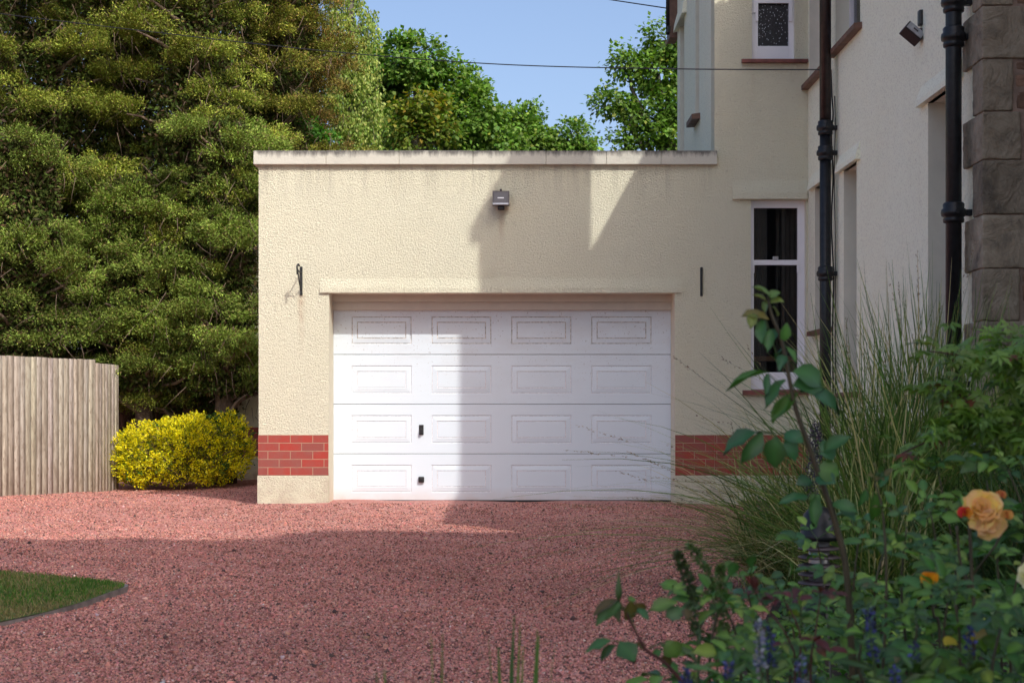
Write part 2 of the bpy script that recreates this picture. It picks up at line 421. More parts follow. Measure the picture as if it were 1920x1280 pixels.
def wood_mat(name, ca, cb, dark, board=None):
    m, nt, b = newmat(name)
    b.inputs['Roughness'].default_value = .8
    g = pos(nt, (1, 1, .035)); n = noise(nt, g, 34, 5, .6, .4)
    c = ramp(nt, n, [(.3, ca), (.62, cb)])
    at = N(nt, 'ShaderNodeAttribute', attribute_name='Col')
    c = mixc(nt, 1.0, c, at.outputs['Color'], 'MULTIPLY')
    kn = N(nt, 'ShaderNodeTexVoronoi'); kn.inputs['Scale'].default_value = 7.5
    nt.links.new(pos(nt, (1.6, 1.6, .75)), kn.inputs['Vector'])
    c = mixc(nt, ramp(nt, kn.outputs['Distance'], [(.07, .9), (.17, 0)]), c, dark)
    st = noise(nt, pos(nt, (1, 1, .12)), 7, 5, .7)
    c = mixc(nt, ramp(nt, st, [(.44, 0), (.68, .7)]), c, dark)
    c = mixc(nt, ramp(nt, noise(nt, pos(nt, (1, 1, .3)), 22, 4, .7), [(.46, 0), (.62, .6)]), c, dark)
    nt.links.new(c, b.inputs['Base Color'])
    bump(nt, b, n, .5, .006)
    return m
M['fence'] = wood_mat('weathered_fence_boards', (.32, .275, .225), (.45, .40, .34), (.17, .125, .09))
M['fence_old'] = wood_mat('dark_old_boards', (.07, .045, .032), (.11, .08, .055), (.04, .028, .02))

def leaf_mat(name, rough=.5, trans=.28, spec=.4, nv=0):
    m, nt, b = newmat(name)
    at = N(nt, 'ShaderNodeAttribute', attribute_name='Col')
    b.inputs['Roughness'].default_value = rough; b.inputs['Specular IOR Level'].default_value = spec
    nt.links.new(at.outputs['Color'], b.inputs['Base Color'])
    tr = N(nt, 'ShaderNodeBsdfTranslucent'); mx = N(nt, 'ShaderNodeMixShader'); mx.inputs[0].default_value = trans
    tc = mixc(nt, 1.0, at.outputs['Color'], (1.5, 1.7, .6), 'MULTIPLY')
    nt.links.new(tc, tr.inputs['Color'])
    nt.links.new(b.outputs[0], mx.inputs[1]); nt.links.new(tr.outputs[0], mx.inputs[2])
    nt.links.new(mx.outputs[0], nt.nodes['Material Output'].inputs['Surface'])
    if nv: bump(nt, b, noise(nt, pos(nt), 90, 3), nv, .004)
    return m
M['leaf_conifer'] = leaf_mat('conifer_sprays', .8, .08, .1)
M['leaf_tree'] = leaf_mat('broad_leaves', .5, .34, .3)
M['leaf_yellow'] = leaf_mat('golden_leaves', .5, .3, .3)
M['leaf_near'] = leaf_mat('garden_leaves', .42, .25, .5, .2)
M['petal'] = leaf_mat('soft_petals', .65, .3, .2)
M['grass_blade'] = leaf_mat('grass_blades', .55, .25, .3)
def pebble_mat():
    m, nt, b = newmat('red_stone_chips')
    at = N(nt, 'ShaderNodeAttribute', attribute_name='Col')
    b.inputs['Roughness'].default_value = .8; b.inputs['Specular IOR Level'].default_value = .3
    nt.links.new(at.outputs['Color'], b.inputs['Base Color']); return m
M['chips'] = pebble_mat()
def gravel_mat():
    m, nt, b = newmat('red_gravel')
    b.inputs['Roughness'].default_value = .85; b.inputs['Specular IOR Level'].default_value = .3
    p = pos(nt)
    v = N(nt, 'ShaderNodeTexVoronoi'); v.inputs['Scale'].default_value = 48; nt.links.new(p, v.inputs['Vector'])
    sep = N(nt, 'ShaderNodeSeparateColor'); nt.links.new(v.outputs['Color'], sep.inputs[0])
    c = ramp(nt, sep.outputs[0], [(0, (.16, .06, .055)), (.2, (.46, .17, .145)), (.5, (.58, .25, .215)), (.8, (.62, .32, .28)), (.95, (.62, .42, .34)), (1, (.36, .26, .24))])
    big = noise(nt, p, .7, 5, .65)
    c = mixc(nt, ramp(nt, big, [(.35, 0), (.7, .5)]), c, (.40, .17, .14))
    nt.links.new(c, b.inputs['Base Color'])
    n1 = bump(nt, b, noise(nt, p, 1.5, 4), .5, .06)
    bump(nt, b, v.outputs['Distance'], 1.0, .012, n1)
    return m
M['gravel'] = gravel_mat()
def lawn_mat():
    m, nt, b = newmat('mown_lawn')
    b.inputs['Roughness'].default_value = .8
    p = pos(nt); n = noise(nt, p, 3.2, 5, .65); f = noise(nt, p, 60, 3)
    c = ramp(nt, n, [(.35, (.06, .14, .02)), (.6, (.12, .19, .035)), (.8, (.28, .21, .10))])
    c = mixc(nt, ramp(nt, f, [(.4, 0), (.7, .5)]), c, (.10, .13, .04))
    nt.links.new(c, b.inputs['Base Color']); bump(nt, b, f, .9, .02)
    return m
M['lawn'] = lawn_mat()
M['earth'] = simple('rough_ground', (.07, .06, .035), .95, var=.4, vs=2, bmp=.5, bs=8)
# ================================================================== buildings
def wall(mb, axis, f, th, u0, u1, z0, z1, holes=(), mi=0):
    """wall with its visible face at f, thickness th away from the viewer, rectangular openings with reveals"""
    us = sorted({u0, u1, *[h[0] for h in holes], *[h[1] for h in holes]})
    zs = sorted({z0, z1, *[h[2] for h in holes], *[h[3] for h in holes]})
    def q(u, d, z): return (u, d, z) if axis == 'y' else (d, u, z)
    vc = {}
    def V(u, d, z):
        k = (round(u, 5), round(d, 5), round(z, 5))
        if k not in vc: vc[k] = mb.bm.verts.new(q(u, d, z))
        return vc[k]
    nu, nz = len(us)-1, len(zs)-1
    def solid(i, j):
        if i < 0 or j < 0 or i >= nu or j >= nz: return False
        cu, cz = (us[i]+us[i+1])/2, (zs[j]+zs[j+1])/2
        return not any(h[0] < cu < h[1] and h[2] < cz < h[3] for h in holes)
    b = f+th
    for i in range(nu):
        for j in range(nz):
            if not solid(i, j): continue
            a, c, e, g = us[i], us[i+1], zs[j], zs[j+1]
            for d in (f, b):
                mb.bm.faces.new([V(a, d, e), V(c, d, e), V(c, d, g), V(a, d, g)]).material_index = mi
            for (di, dj, p0, p1) in ((-1, 0, (a, e), (a, g)), (1, 0, (c, e), (c, g)), (0, -1, (a, e), (c, e)), (0, 1, (a, g), (c, g))):
                if not solid(i+di, j+dj):
                    outer = (i+di < 0 or j+dj < 0 or i+di >= nu or j+dj >= nz)
                    fc = mb.bm.faces.new([V(p0[0], f, p0[1]), V(p1[0], f, p1[1]), V(p1[0], b, p1[1]), V(p0[0], b, p0[1])])
                    fc.material_index = mi if outer else mi+1
    return mb

# ---------------- garage
GL, GR = PX(485, D), 2.22
DL, DR, DT = PX(617, D), PX(1265, D), PZ(548, D)
BZ0, BZ1 = PZ(891, D), PZ(815, D)
garage = empty('garage', (0, D, 0), 'flat roofed cream roughcast garage with stone coping, red brick band and wide white door', 'garage')
m = MB(); wall(m, 'y', D, .4, GL, GR, -.3, 3.70, [(DL, DR, -.2, DT)])
m.build('front_wall', [M['render_cream'], M['reveal_warm']], garage)
m = MB(); m.box(GL, GL+.3, D+.4, 23.7, -.3, 3.70); m.build('side_wall', M['render_cream'], garage)
m = MB(); m.box(GL+.3, GR+.4, 23.5, 23.9, -.3, 3.65); m.build('rear_wall', M['render_cream'], garage)
m = MB(); m.box(GL+.02, GR+1, D+.3, 23.6, 3.58, 3.66); m.build('roof', M['felt'], garage)
xs = [475, 611, 748, 886.5, 1024, 1137, 1240, 1345]
m = MB(); yf = D-.06
for i in range(7):
    a, b = PX(xs[i], yf)+.0025*(i > 0), PX(xs[i+1], yf)-.0025*(i < 6)
    dz = random.uniform(-.003, .003)
    m.box(a, b, yf+random.uniform(0, .004), D+.34, 3.70+.0, 3.852+dz, .007)
m.build('coping', M['coping'], garage)
m = MB(); y = D+.346
while y < 23.6:
    m.box(GL-.06, GL+.33, y, y+.79, 3.70, 3.85, .007); y += .8
m.build('side_coping', M['coping'], garage)
# fine mortar in the coping joints sits behind the faces
m = MB(); m.box(PX(477, yf), PX(1343, yf), yf+.012, D+.3, 3.706, 3.842); m.build('coping_bed', M['coping'], garage)
# drip band above the door, fading upwards
def hood(mb, x0, x1, z0, z1, out):
    mb.hull_prism([(D+.05, z0), (D-out, z0), (D-out*.9, z0+(z1-z0)*.35), (D-out*.35, z0+(z1-z0)*.75), (D-.001, z1), (D+.05, z1)], 'x', x0, x1)
m = MB(); hood(m, PX(600, D), PX(1278, D), PZ(549, D), PZ(522, D), .026); m.build('lintel', M['render_cream'], garage)
def band(name, x0, x1, parent, y=D, z0=BZ0, z1=BZ1):
    mm = MB(); mm.box(x0, x1, y-.006, y+.05, z0, z1, .002); return mm.build(name, M['brick'], parent)
b = band('brick_band', GL-.006, DL-.006, garage)
b = band('brick_band', DR+.006, GR-.001, garage)
m = MB(); m.box(GL-.006, GL+.05, D+.05, 23.65, BZ0, BZ1); m.build('brick_band', M['brick'], garage)
m = MB(); m.box(GL-.014, DL-.004, D-.014, D+.05, -.3, BZ0-.002, .006); m.build('plinth', M['render_cream'], garage)
m = MB(); m.box(DR+.004, GR-.001, D-.014, D+.05, -.3, BZ0-.002, .004); m.build('plinth', M['render_cream'], garage)
m = MB(); m.box(GL-.014, GL+.05, D+.051, 23.65, -.3, BZ0-.002, .004); m.build('plinth', M['render_cream'], garage)
# smooth strips beside the opening
# door
YD = D+.4
m = MB()
m.box(DL-.05, DR+.05, YD-.10, YD+.03, PZ(566, YD-.1), DT+.1)
m.box(DL-.05, DR+.05, YD-.06, YD+.03, PZ(581, YD-.06), PZ(566, YD-.1)-.001, .004)
head = m.build('door_head', M['head'], garage)
door = MB()
dl, dr = PX(625, YD), PX(1258, YD)
door.box(dl-.03, dl+.001, YD-.004, YD+.06, 0, PZ(581, YD)+.02)
door.box(dr-.001, dr+.03, YD-.004, YD+.06, 0, PZ(581, YD)+.02)
door.box(dl, dr, YD+.02, YD+.05, -.05, .032)
gd = door.build('garage_door', M['head'], garage)
zr = [PZ(v, YD) for v in (942, 850.5, 757.5, 664.5, 580)]
pr = [(593, 645), (685, 738), (778, 831), (871, 923)][::-1]
pc = [(659, 772), (809, 921.5), (958.5, 1071.5), (1108.5, 1222)]
def section(z0, z1, pz, nm):
    """one door leaf: flat sheet with four embossed rectangular panels"""
    bm = bmesh.new()
    y0 = YD
    def ring(x0, x1, a, b, d): return [bm.verts.new((x0, y0+d, a)), bm.verts.new((x1, y0+d, a)), bm.verts.new((x1, y0+d, b)), bm.verts.new((x0, y0+d, b))]
    us = [dl+.002]+[PX(p, YD) for c in pc for p in c]+[dr-.002]
    p0, p1 = PZ(pz[1], YD), PZ(pz[0], YD)
    ws = [z0+.006, p0, p1, z1-.006]
    vc = {}
    def V(u, z):
        k = (round(u, 5), round(z, 5))
        if k not in vc: vc[k] = bm.verts.new((u, y0, z))
        return vc[k]
    for i in range(len(us)-1):
        for j in range(3):
            if j == 1 and i % 2 == 1:
                x0, x1 = us[i], us[i+1]
                outer = [V(x0, p0), V(x1, p0), V(x1, p1), V(x0, p1)]
                steps = [(.004, .009), (.012, .009), (.016, .0035), (.062, -.002), (.066, .006), (.071, .006), (.074, .001)]
                prev = outer
                for ins, dd in steps:
                    cur = ring(x0+ins, x1-ins, p0+ins, p1-ins, dd)
                    for k in range(4):
                        f = bm.faces.new([prev[k], prev[(k+1) % 4], cur[(k+1) % 4], cur[k]])
                        if dd >= .006 and prev is not outer: f.material_index = 1
                    prev = cur
                bm.faces.new(prev)
            else:
                bm.faces.new([V(us[i], ws[j]), V(us[i+1], ws[j]), V(us[i+1], ws[j+1]), V(us[i], ws[j+1])])
    # rolled top and bottom edges
    e0 = [V(u, ws[0]) for u in us]; e1 = [V(u, ws[3]) for u in us]
    for e, s in ((e0, -1), (e1, 1)):
        r1 = [bm.verts.new((v.co.x, y0+.004, v.co.z+s*.0035)) for v in e]
        r2 = [bm.verts.new((v.co.x, y0+.03, v.co.z+s*.0035)) for v in e]
        for i in range(len(e)-1):
            bm.faces.new([e[i], e[i+1], r1[i+1], r1[i]]); bm.faces.new([r1[i], r1[i+1], r2[i+1], r2[i]])
    bmesh.ops.recalc_face_normals(bm, faces=bm.faces)
    me = bpy.data.meshes.new(nm); bm.to_mesh(me); bm.free()
    # make sure the sheet faces the camera
    return link(nm, me, [M['door_white'], M['groove_dirty' if z1 > 2 else 'groove']], gd)
for i in range(4): section(zr[i], zr[i+1], pr[i], 'door_panel')
m = MB(); m.box(dl, dr, YD+.031, YD+.04, 0, zr[4]); m.build('door_backing', M['dark'], gd)
m = MB(); m.box(dl, dr, YD-.004, YD+.018, -.05, .010); m.build('rubber_seal', M['plastic'], gd)
# handle and lock
m = MB(); hx = PX(790, YD)
m.box(hx-.026, hx+.026, YD-.012, YD+.002, PZ(815, YD), PZ(796, YD), .005)
m.tube([(hx, YD-.011, PZ(811, YD)), (hx, YD-.022, PZ(811, YD))], .02, 14)
m.box(hx-.014, hx+.014, YD-.05, YD-.012, PZ(813, YD), PZ(803, YD), .006)
m.build('handle', M['plastic'], gd)
m = MB(); m.box(hx-.033, hx+.033, YD-.035, YD+.002, PZ(904, YD), PZ(893, YD), .012); m.box(hx-.014, hx+.014, YD-.045, YD-.03, PZ(901, YD), PZ(896, YD), .004)
m.build('lock_knob', M['plastic'], gd)

# ---------------- outbuilding behind
ob = empty('outbuilding', (-3.3, 23.7, 0), 'plain cream rendered wall with red brick band half hidden behind the conifers', 'outbuilding')
m = MB(); m.box(-4.16, GL-.02, 23.7, 24.0, -.3, 3.55); m.build('wall', M['render_cream'], ob)
m = MB(); m.box(-4.166, GL-.03, 23.69, 23.74, BZ0, BZ1); m.build('brick_band', M['brick'], ob)
m = MB(); m.box(-4.23, GL-.05, 23.62, 24.1, 3.55, 3.68, .01); m.build('coping', M['coping'], ob)

# ---------------- house
XW = 3.245
house = empty('house', (4.5, 19, 0), 'two storey cream rendered house with white sash windows and a stone quoined corner', 'house')
hl = (PX(1408, D), PX(1511, D), PZ(735, D), PZ(375, D))
hu = (PX(1410, D), PX(1490, D), PZ(113, D), 6.45)
m = MB(); wall(m, 'y', D, .3, GR, XW, -.3, 7.3, [hl, hu]); m.build('front_wall', [M['render_cream'], M['reveal']], house)
SA = (15.95, 16.75, 1.87, 3.39); SAu = (16.1, 17.06, 4.58, 6.2)
SB = (14.73, 15.30, 1.20, 3.36); SBu = (14.58, 15.68, 4.62, 6.2)
SC = (11.40, 12.20, 1.19, 3.42)
m = MB(); wall(m, 'x', XW, .3, 10.75, D, -.3, 6.62, [SA, SAu, SB, SBu, SC])
side = m.build('side_wall', [M['render_side'], M['reveal']], house)
m = MB(); m.box(XW, 3.75, 10.70, 12.0, 6.3, 9.42); m.build('chimney', M['render_side'], house)
m = MB(); m.box(3.145, 3.75, 10.69, 12.0, 9.421, 9.58); m.build('chimney_cap', M['coping'], house)
W1 = (18.55, 18.93, 4.52, 6.75); W2 = (20.16, 20.67, 4.12, 6.08)
m = MB(); wall(m, 'x', GR, .3, D+.3, 21.0, 3.66, 7.3, [W1, W2]); m.build('left_wall', [M['render_left'], M['reveal']], house)
m = MB(); m.box(GR+.3, 8, 20.7, 21.0, 3, 7.3); m.build('rear_wall', M['render_left'], house)
m = MB(); hood(m, PX(1373, D), PX(1513, D), PZ(374, D), PZ(338, D), .045); m.build('window_hood', M['render_cream'], house)
band('brick_band', GR+.001, XW-.001, house)
m = MB(); m.box(GR+.001, XW-.001, D-.014, D+.05, -.3, BZ0-.002, .004); m.build('plinth', M['render_cream'], house)
# dark rooms so that the panes have depth behind them
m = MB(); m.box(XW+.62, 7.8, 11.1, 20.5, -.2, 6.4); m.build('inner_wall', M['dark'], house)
# roofs
def slab(mb, pts, t):
    A = [mb.bm.verts.new(p) for p in pts]; B = [mb.bm.verts.new((p[0], p[1], p[2]-t)) for p in pts]
    mb.bm.faces.new(A); mb.bm.faces.new(B[::-1])
    for i in range(4): mb.bm.faces.new((A[i], B[i], B[(i+1) % 4], A[(i+1) % 4]))
m = MB(); slab(m, [(3.0, 10.6, 6.66), (3.0, 17.5, 6.66), (5.6, 17.5, 8.3), (5.6, 10.6, 8.3)], .12)
slab(m, [(8.2, 10.6, 6.66), (8.2, 17.5, 6.66), (5.61, 17.5, 8.3), (5.61, 10.6, 8.3)], .12)
slab(m, [(2.1, 16.95, 7.3), (2.1, 19.1, 9.0), (8.4, 19.1, 9.0), (8.4, 16.95, 7.3)], .12)
slab(m, [(2.1, 21.3, 7.3), (2.1, 19.11, 9.0), (8.4, 19.11, 9.0), (8.4, 21.3, 7.3)], .12)
m.build('roof', M['slate'], house)
m = MB(); m.box(2.12, 2.235, 21.03, 21.4, PZ(70, 21), 7.2, .01); m.build('bargeboard', M['sill'], house)
m = MB(); m.tube([(2.11, 21.1, PZ(62, 21)), (2.11, 21.1, 7.3)], .035, 10); m.box(2.09, 2.13, 21.02, 21.1, PZ(60, 21), PZ(48, 21)); m.build('gutter_pipe', M['iron'], house)

def sash(parent, x0, x1, z0, z1, y, lj, rj, head_h, bot, meet=None, pane=None, top=None):
    """sash window in a wall that faces the camera; all members butt"""
    w = MB(); yb = y+.06
    w.box(x0, x0+lj, y, yb, z0, z1); w.box(x1-rj, x1, y, yb, z0, z1)
    w.box(x0+lj, x1-rj, y+.002, yb, z0, z0+bot, .004); w.box(x0+lj, x1-rj, y+.002, yb, z1-head_h, z1)
    if meet: w.box(x0+lj-.002, x1-rj+.002, y-.012, yb-.01, meet[0], meet[1], .003)
    win = w.build('window', M['frame'], parent)
    g = MB(); g.box(x0+lj-.003, x1-rj+.003, y+.03, y+.036, z0+bot-.003, z1-head_h+.003); g.build('pane', pane or M['glass'], win)
    return win
yw = D+.085
w1 = sash(house, hl[0], hl[1], hl[2]+.02, hl[3], yw, .045, .075, .075, .20, (PZ(497, yw), PZ(487.5, yw)))
# sash horns below the meeting rail
for xa, xb in ((hl[0]+.03, hl[0]+.05), (hl[1]-.085, hl[1]-.06)):
    m = MB(); m.box(xa, xb, yw-.014, yw, PZ(512, yw), PZ(497, yw), .004); m.build('sash_horn', M['frame'], w1)
m = MB(); m.hull_prism([(D+.1, hl[2]-.03), (D-.06, hl[2]-.03), (D-.06, hl[2]+.015), (D+.1, hl[2]+.035)], 'x', PX(1392, D), XW-.004)
m.build('sill', M['sill_red'], w1)
m = MB(); m.box(hl[0]-.1, hl[1]+.1, yw+.12, yw+.4, PZ(677, yw+.2), PZ(668, yw+.2)); m.build('inner_ledge', M['woodin'], w1)
m = MB(); m.lathe([(.005, 0), (.05, 0), (.058, .05), (.05, .055), (.005, .055)], (PX(1441, 17.5), 17.5, PZ(668, 17.5)), 16); m.build('dish', M['lampgrey'], w1)
m = MB(); m.box(PX(1449, yw), PX(1459, yw), yw-.02, yw+.02, PZ(488, yw), PZ(481, yw), .004); m.build('sash_catch', M['silver'], w1)
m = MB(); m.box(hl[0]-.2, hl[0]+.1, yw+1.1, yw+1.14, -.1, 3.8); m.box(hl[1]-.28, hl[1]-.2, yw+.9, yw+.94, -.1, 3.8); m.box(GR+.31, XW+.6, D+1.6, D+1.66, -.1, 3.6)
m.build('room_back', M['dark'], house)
for (xa, xb) in ((1412, 1438), (1464, 1512)):  # added grey-brown folds standing in for bands reflected in the pane
    pr_ = []; k = 0; x0, x1 = PX(xa, D+.32), PX(xb, D+.32); nn_ = 24
    fr = [(x0+(x1-x0)*i/nn_, D+.32+.018*math.sin(i*1.5)) for i in range(nn_+1)]
    m = MB(); m.hull_prism(fr+[(x, y+.006) for x, y in fr[::-1]], 'z', hl[2]-.1, hl[3]+.05); m.build('reflection_strip', M['reflection_strip'], w1)
w2 = sash(house, hu[0], hu[1], hu[2]+.02, hu[3], yw-.02, .075, .055, .06, .15, None, M['obscured'])
m = MB(); m.box(hu[0]+.045, hu[0]+.075, yw-.045, yw-.02, PZ(42, yw), 6.4, .003); m.box(hu[1]-.055, hu[1]-.02, yw-.045, yw-.02, PZ(42, yw), 6.4, .003)
m.box(hu[0]+.02, hu[0]+.045, yw-.045, yw-.02, PZ(26, yw), 6.4, .003); m.box(hu[0]+.075, hu[1]-.055, yw-.04, yw-.02, PZ(8, yw), PZ(0, yw), .003)
m.build('sash_horn', M['frame'], w2)
m = MB(); m.hull_prism([(D+.1, hu[2]-.035), (D-.07, hu[2]-.035), (D-.07, hu[2]-.002), (D+.1, hu[2]+.025)], 'x', PX(1390, D), PX(1513, D))
m.build('sill', M['sill_red'], w2)
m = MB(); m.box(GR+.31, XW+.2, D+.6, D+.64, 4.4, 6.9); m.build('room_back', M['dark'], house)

def side_window(h, rec, sill_out=.075, hood_=True, ext=.08, frame=.07):
    """window in the wall that faces left (x = XW)"""
    y0, y1, z0, z1 = h
    w = MB(); x = XW+rec
    w.box(x, x+.06, y0, y0+frame, z0, z1); w.box(x, x+.06, y1-frame, y1, z0, z1)
    w.box(x+.002, x+.06, y0+frame, y1-frame, z0, z0+.12); w.box(x+.002, x+.06, y0+frame, y1-frame, z1-frame, z1)
    zm = (z0+z1)/2; w.box(x-.008, x+.05, y0+frame-.002, y1-frame+.002, zm-.03, zm+.03)
    win = w.build('window', M['frame'], house)
    g = MB(); g.box(x+.03, x+.036, y0+frame-.003, y1-frame+.003, z0+.11, z1-frame+.003); g.build('pane', M['glass'], win)
    s = MB(); s.hull_prism([(XW+rec, z0-.055), (XW-sill_out, z0-.06), (XW-sill_out, z0-.012), (XW+rec, z0+.02)], 'y', y0-ext, y1+ext)
    s.build('sill', M['sill'], win)
    if hood_:
        s = MB(); s.hull_prism([(XW+.04, z1), (XW-.05, z1), (XW-.045, z1+.05), (XW-.015, z1+.13), (XW-.001, z1+.17), (XW+.04, z1+.17)], 'y', y0-.16, y1+.2)
        s.build('window_hood', M['render_side'], house)
    return win
side_window(SA, .18); side_window(SB, .2); side_window(SC, .2)
side_window(SAu, .13, hood_=False); side_window(SBu, .134, hood_=False)
for h in (W1, W2):
    y0, y1, z0, z1 = h; x = GR+.14
    w = MB(); w.box(x, x+.06, y0, y0+.06, z0, z1); w.box(x, x+.06, y1-.06, y1, z0, z1); w.box(x, x+.06, y0+.06, y1-.06, z0, z0+.1)
    w.box(x, x+.06, y0+.06, y1-.06, z1-.06, z1)
    win = w.build('window', M['frame'], house)
    g = MB(); g.box(x+.03, x+.036, y0+.057, y1-.057, z0+.097, z1-.057); g.build('pane', M['glass'], win)
    s = MB(); s.hull_prism([(x, z0-.06), (GR-.10, z0-.075), (GR-.10, z0-.015), (x, z0+.02)], 'y', y0-.1, y1+.1); s.build('sill', M['sill'], win)
s = MB(); s.hull_prism([(GR+.04, 6.08), (GR-.06, 6.06), (GR-.05, 6.16), (GR-.001, 6.34), (GR+.04, 6.34)], 'y', 19.9, 20.95); s.build('window_hood', M['render_left'], house)
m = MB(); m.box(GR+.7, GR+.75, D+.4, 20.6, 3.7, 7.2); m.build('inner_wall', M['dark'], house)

# stone corner
m = MB(); m.box(XW+.04, 8.0, 10.72, 10.75, -.3, 6.6); m.build('stone_wall', M['mortar'], house)
YQ = 10.69
m = MB(); m.box(XW-.016, 8, YQ+.012, 10.88, -.3, 6.5); m.build('pointing', M['mortar'], house)
def rough_block(x0, x1, y0, y1, z0, z1, seed, mat, name='quoin', amp=.0065, sub=14, chip=.006):
    rnd = np.random.default_rng(seed)
    bm = bmesh.new(); bmesh.ops.create_cube(bm, size=1.0)
    for v in bm.verts: v.co = Vector(((x0+x1)/2+v.co.x*(x1-x0), (y0+y1)/2+v.co.y*(y1-y0), (z0+z1)/2+v.co.z*(z1-z0)))
    bmesh.ops.bevel(bm, geom=list(bm.edges), offset=chip, segments=2, affect='EDGES', profile=.5)
    bmesh.ops.subdivide_edges(bm, edges=[e for e in bm.edges if e.calc_length() > .1], cuts=sub, use_grid_fill=True)
    from mathutils import noise as mn
    off = Vector(rnd.uniform(-50, 50, 3))
    for v in bm.verts:
        p = v.co*5+off
        n = mn.noise_vector(p)*amp*.45+mn.noise_vector(p*2.6)*amp*.75+mn.noise_vector(p*7)*amp*.45
        v.co += n
    for f in bm.faces: f.smooth = True
    me = bpy.data.meshes.new(name); bm.to_mesh(me); bm.free()
    return link(name, me, mat, house)
# (top py, bottom py, long on the side?, right px of the front face)
zq = [PZ(v, YQ) for v in (1062, 960, 862, 763, 690, 601, 503, 402, 300, 209, 110, 11, -90, -190)]
front_r = [2100, 1905, 2100, 1915, 2100, 1915, 2150, 2140, 1918, 1902, 2080, 1903, 2100]
long_s = [1, 0, 1, 0, 1, 0, 1, 0, 1, 0, 1, 0, 1][::-1]
side_y = {1: 11.16, 0: 10.94}
for i in range(len(zq)-1):
    ls = (i % 2 == 0)
    ln = [1, 0, 1, 0, 1, 0, 1, 0, 1, 0, 1, 0, 1][i]
    yb = 11.15+random.uniform(-.04, .03) if ln else 10.93+random.uniform(-.02, .02)
    rough_block(XW-.03, PX(front_r[i], YQ)-.012, YQ-.005, yb, zq[i]+.004, zq[i+1]-.004, 100+i, M['stone'])
    if front_r[i] < 1925:
        x0 = PX(front_r[i], YQ)+.005; zz = zq[i]+.006; k = 0
        while zz < zq[i+1]-.05:
            h = random.uniform(.10, .17); h = min(h, zq[i+1]-.006-zz)
            if zq[i+1]-zz-h < .07: h = zq[i+1]-.006-zz
            rough_block(x0, x0+random.uniform(.3, .45), YQ+.008, YQ+.1, zz, zz+h-.012, 300+10*i+k, M['stone_red'], 'rubble_stone', .007, 5, .02); zz += h; k += 1
# unseen block added right of the view, sized to shade the door and ground
m = MB(); m.box(3.62, 5.8, 6.55, 10.70, -.3, 7.62); m.build('shadow_bay', M['stone'], house)
m = MB(); m.box(3.58, 5.85, 6.5, 10.7, 7.63, 7.72); m.build('shadow_bay_top', M['slate'], house)

# unseen block added behind the photographer, its top shaped to shade the near driveway
nb = empty('shadow_block', (7, -4, 0), 'tall unseen block behind the photographer, added to shade the near driveway', 'house')
m = MB(); m.hull_prism([(2.0, 0), (2.0, 11.95), (4.3, 12.0), (5.6, 13.1), (6.3, 12.8), (7.4, 12.3), (8.6, 12.2), (8.6, 0)], 'y', -6, .6)
m.build('wall', M['render_side'], nb)

# ---------------- rainwater pipes
def downpipe(x, y, r, zb, zt, collars, label, brown_from=None):
    t = empty('downpipe', (x, y, 0), label, 'drainpipe', 'cast iron drainpipes on the side wall')
    m = MB(); m.tube([(x, y, zb), (x, y, brown_from or zt)], r, 20); m.build('pipe', M['iron'], t)
    if brown_from:
        m = MB(); m.tube([(x, y, brown_from), (x, y, zt)], r*1.03, 20); m.build('pipe', M['iron_brown'], t)  # upper length drawn brownish black instead of black
    for z in collars:
        m = MB()
        m.lathe([(r, -.075), (r*1.28, -.068), (r*1.32, -.045), (r*1.2, -.035), (r*1.52, -.022), (r*1.58, 0), (r*1.52, .022), (r*1.3, .032), (r*1.34, .06), (r*1.2, .07), (r, .075)], (x, y, z), 24)
        m.box(x, XW+.02, y-.03, y+.03, z-.022, z+.022, .008)
        m.tube([(x-.0, y-r*1.9, z), (x, y+r*1.9, z)], .018, 8)
        m.build('collar', M['iron'], t)
    return t
x1p = XW-.115; y1p = x1p*F/(1547.5-960)
downpipe(x1p, y1p, .056, 0, 7, [PZ(v, y1p) for v in (240, 287, 513, 900)], 'slim black drainpipe in the corner left of the side windows, brown above its first collar', PZ(232, y1p))
x2p = XW-.125; y2p = x2p*F/(1788-960)
downpipe(x2p, y2p, .056, 0, 7.5, [PZ(v, y2p) for v in (5, 70, 399, 720)], 'thick glossy black drainpipe beside the stone quoins')
# ---------------- cables
def cable(name, pts, r, label, seg=6):
    m = MB(); m.tube(pts, r, seg); o = m.build(name, M['cable']); return tag(o, label, 'cable')
def catmull(pts, n=12):
    out = []
    for i in range(len(pts)-1):
        p0, p1, p2, p3 = pts[max(i-1, 0)], pts[i], pts[i+1], pts[min(i+2, len(pts)-1)]
        for k in range(n):
            t = k/n; out.append(.5*((2*p1)+(-p0+p2)*t+(2*p0-5*p1+4*p2-p3)*t*t+(-p0+3*p1-3*p2+p3)*t**3))
    return out+[pts[-1]]
cable('phone_cable', catmull([P(-150, 5, 21.9), P(0, 26, 21.05), P(300, 62, 19.8), P(620, 97, 18.75), P(940, 121, 17.65), P(1270, 129.5, 16.75), Vector((XW-.02, 16.0, PZ(131, 16.0)))]) , .0060, 'thin black cable sagging across the sky above the garage roof')
cable('overhead_wire', catmull([P(1000, -22, 24), P(1145, 0, 23), P(1258, 17, 21.2)]), .008, 'short black wire at the top of the picture running to the house eaves')
px_ = XW-.018
def wirept(px, py): 
    Y = px_*F/(px-960); return Vector((px_, Y, PZ(py, Y)))
cable('wall_cable', catmull([wirept(1558, 131), wirept(1560, 180), wirept(1562, 215), wirept(1559, 260), wirept(1562, 330), wirept(1559, 420), wirept(1563, 520), wirept(1561, 620), wirept(1562, 720), wirept(1561, 800)]), .008, 'black cable clipped down the side wall just right of the slim drainpipe')
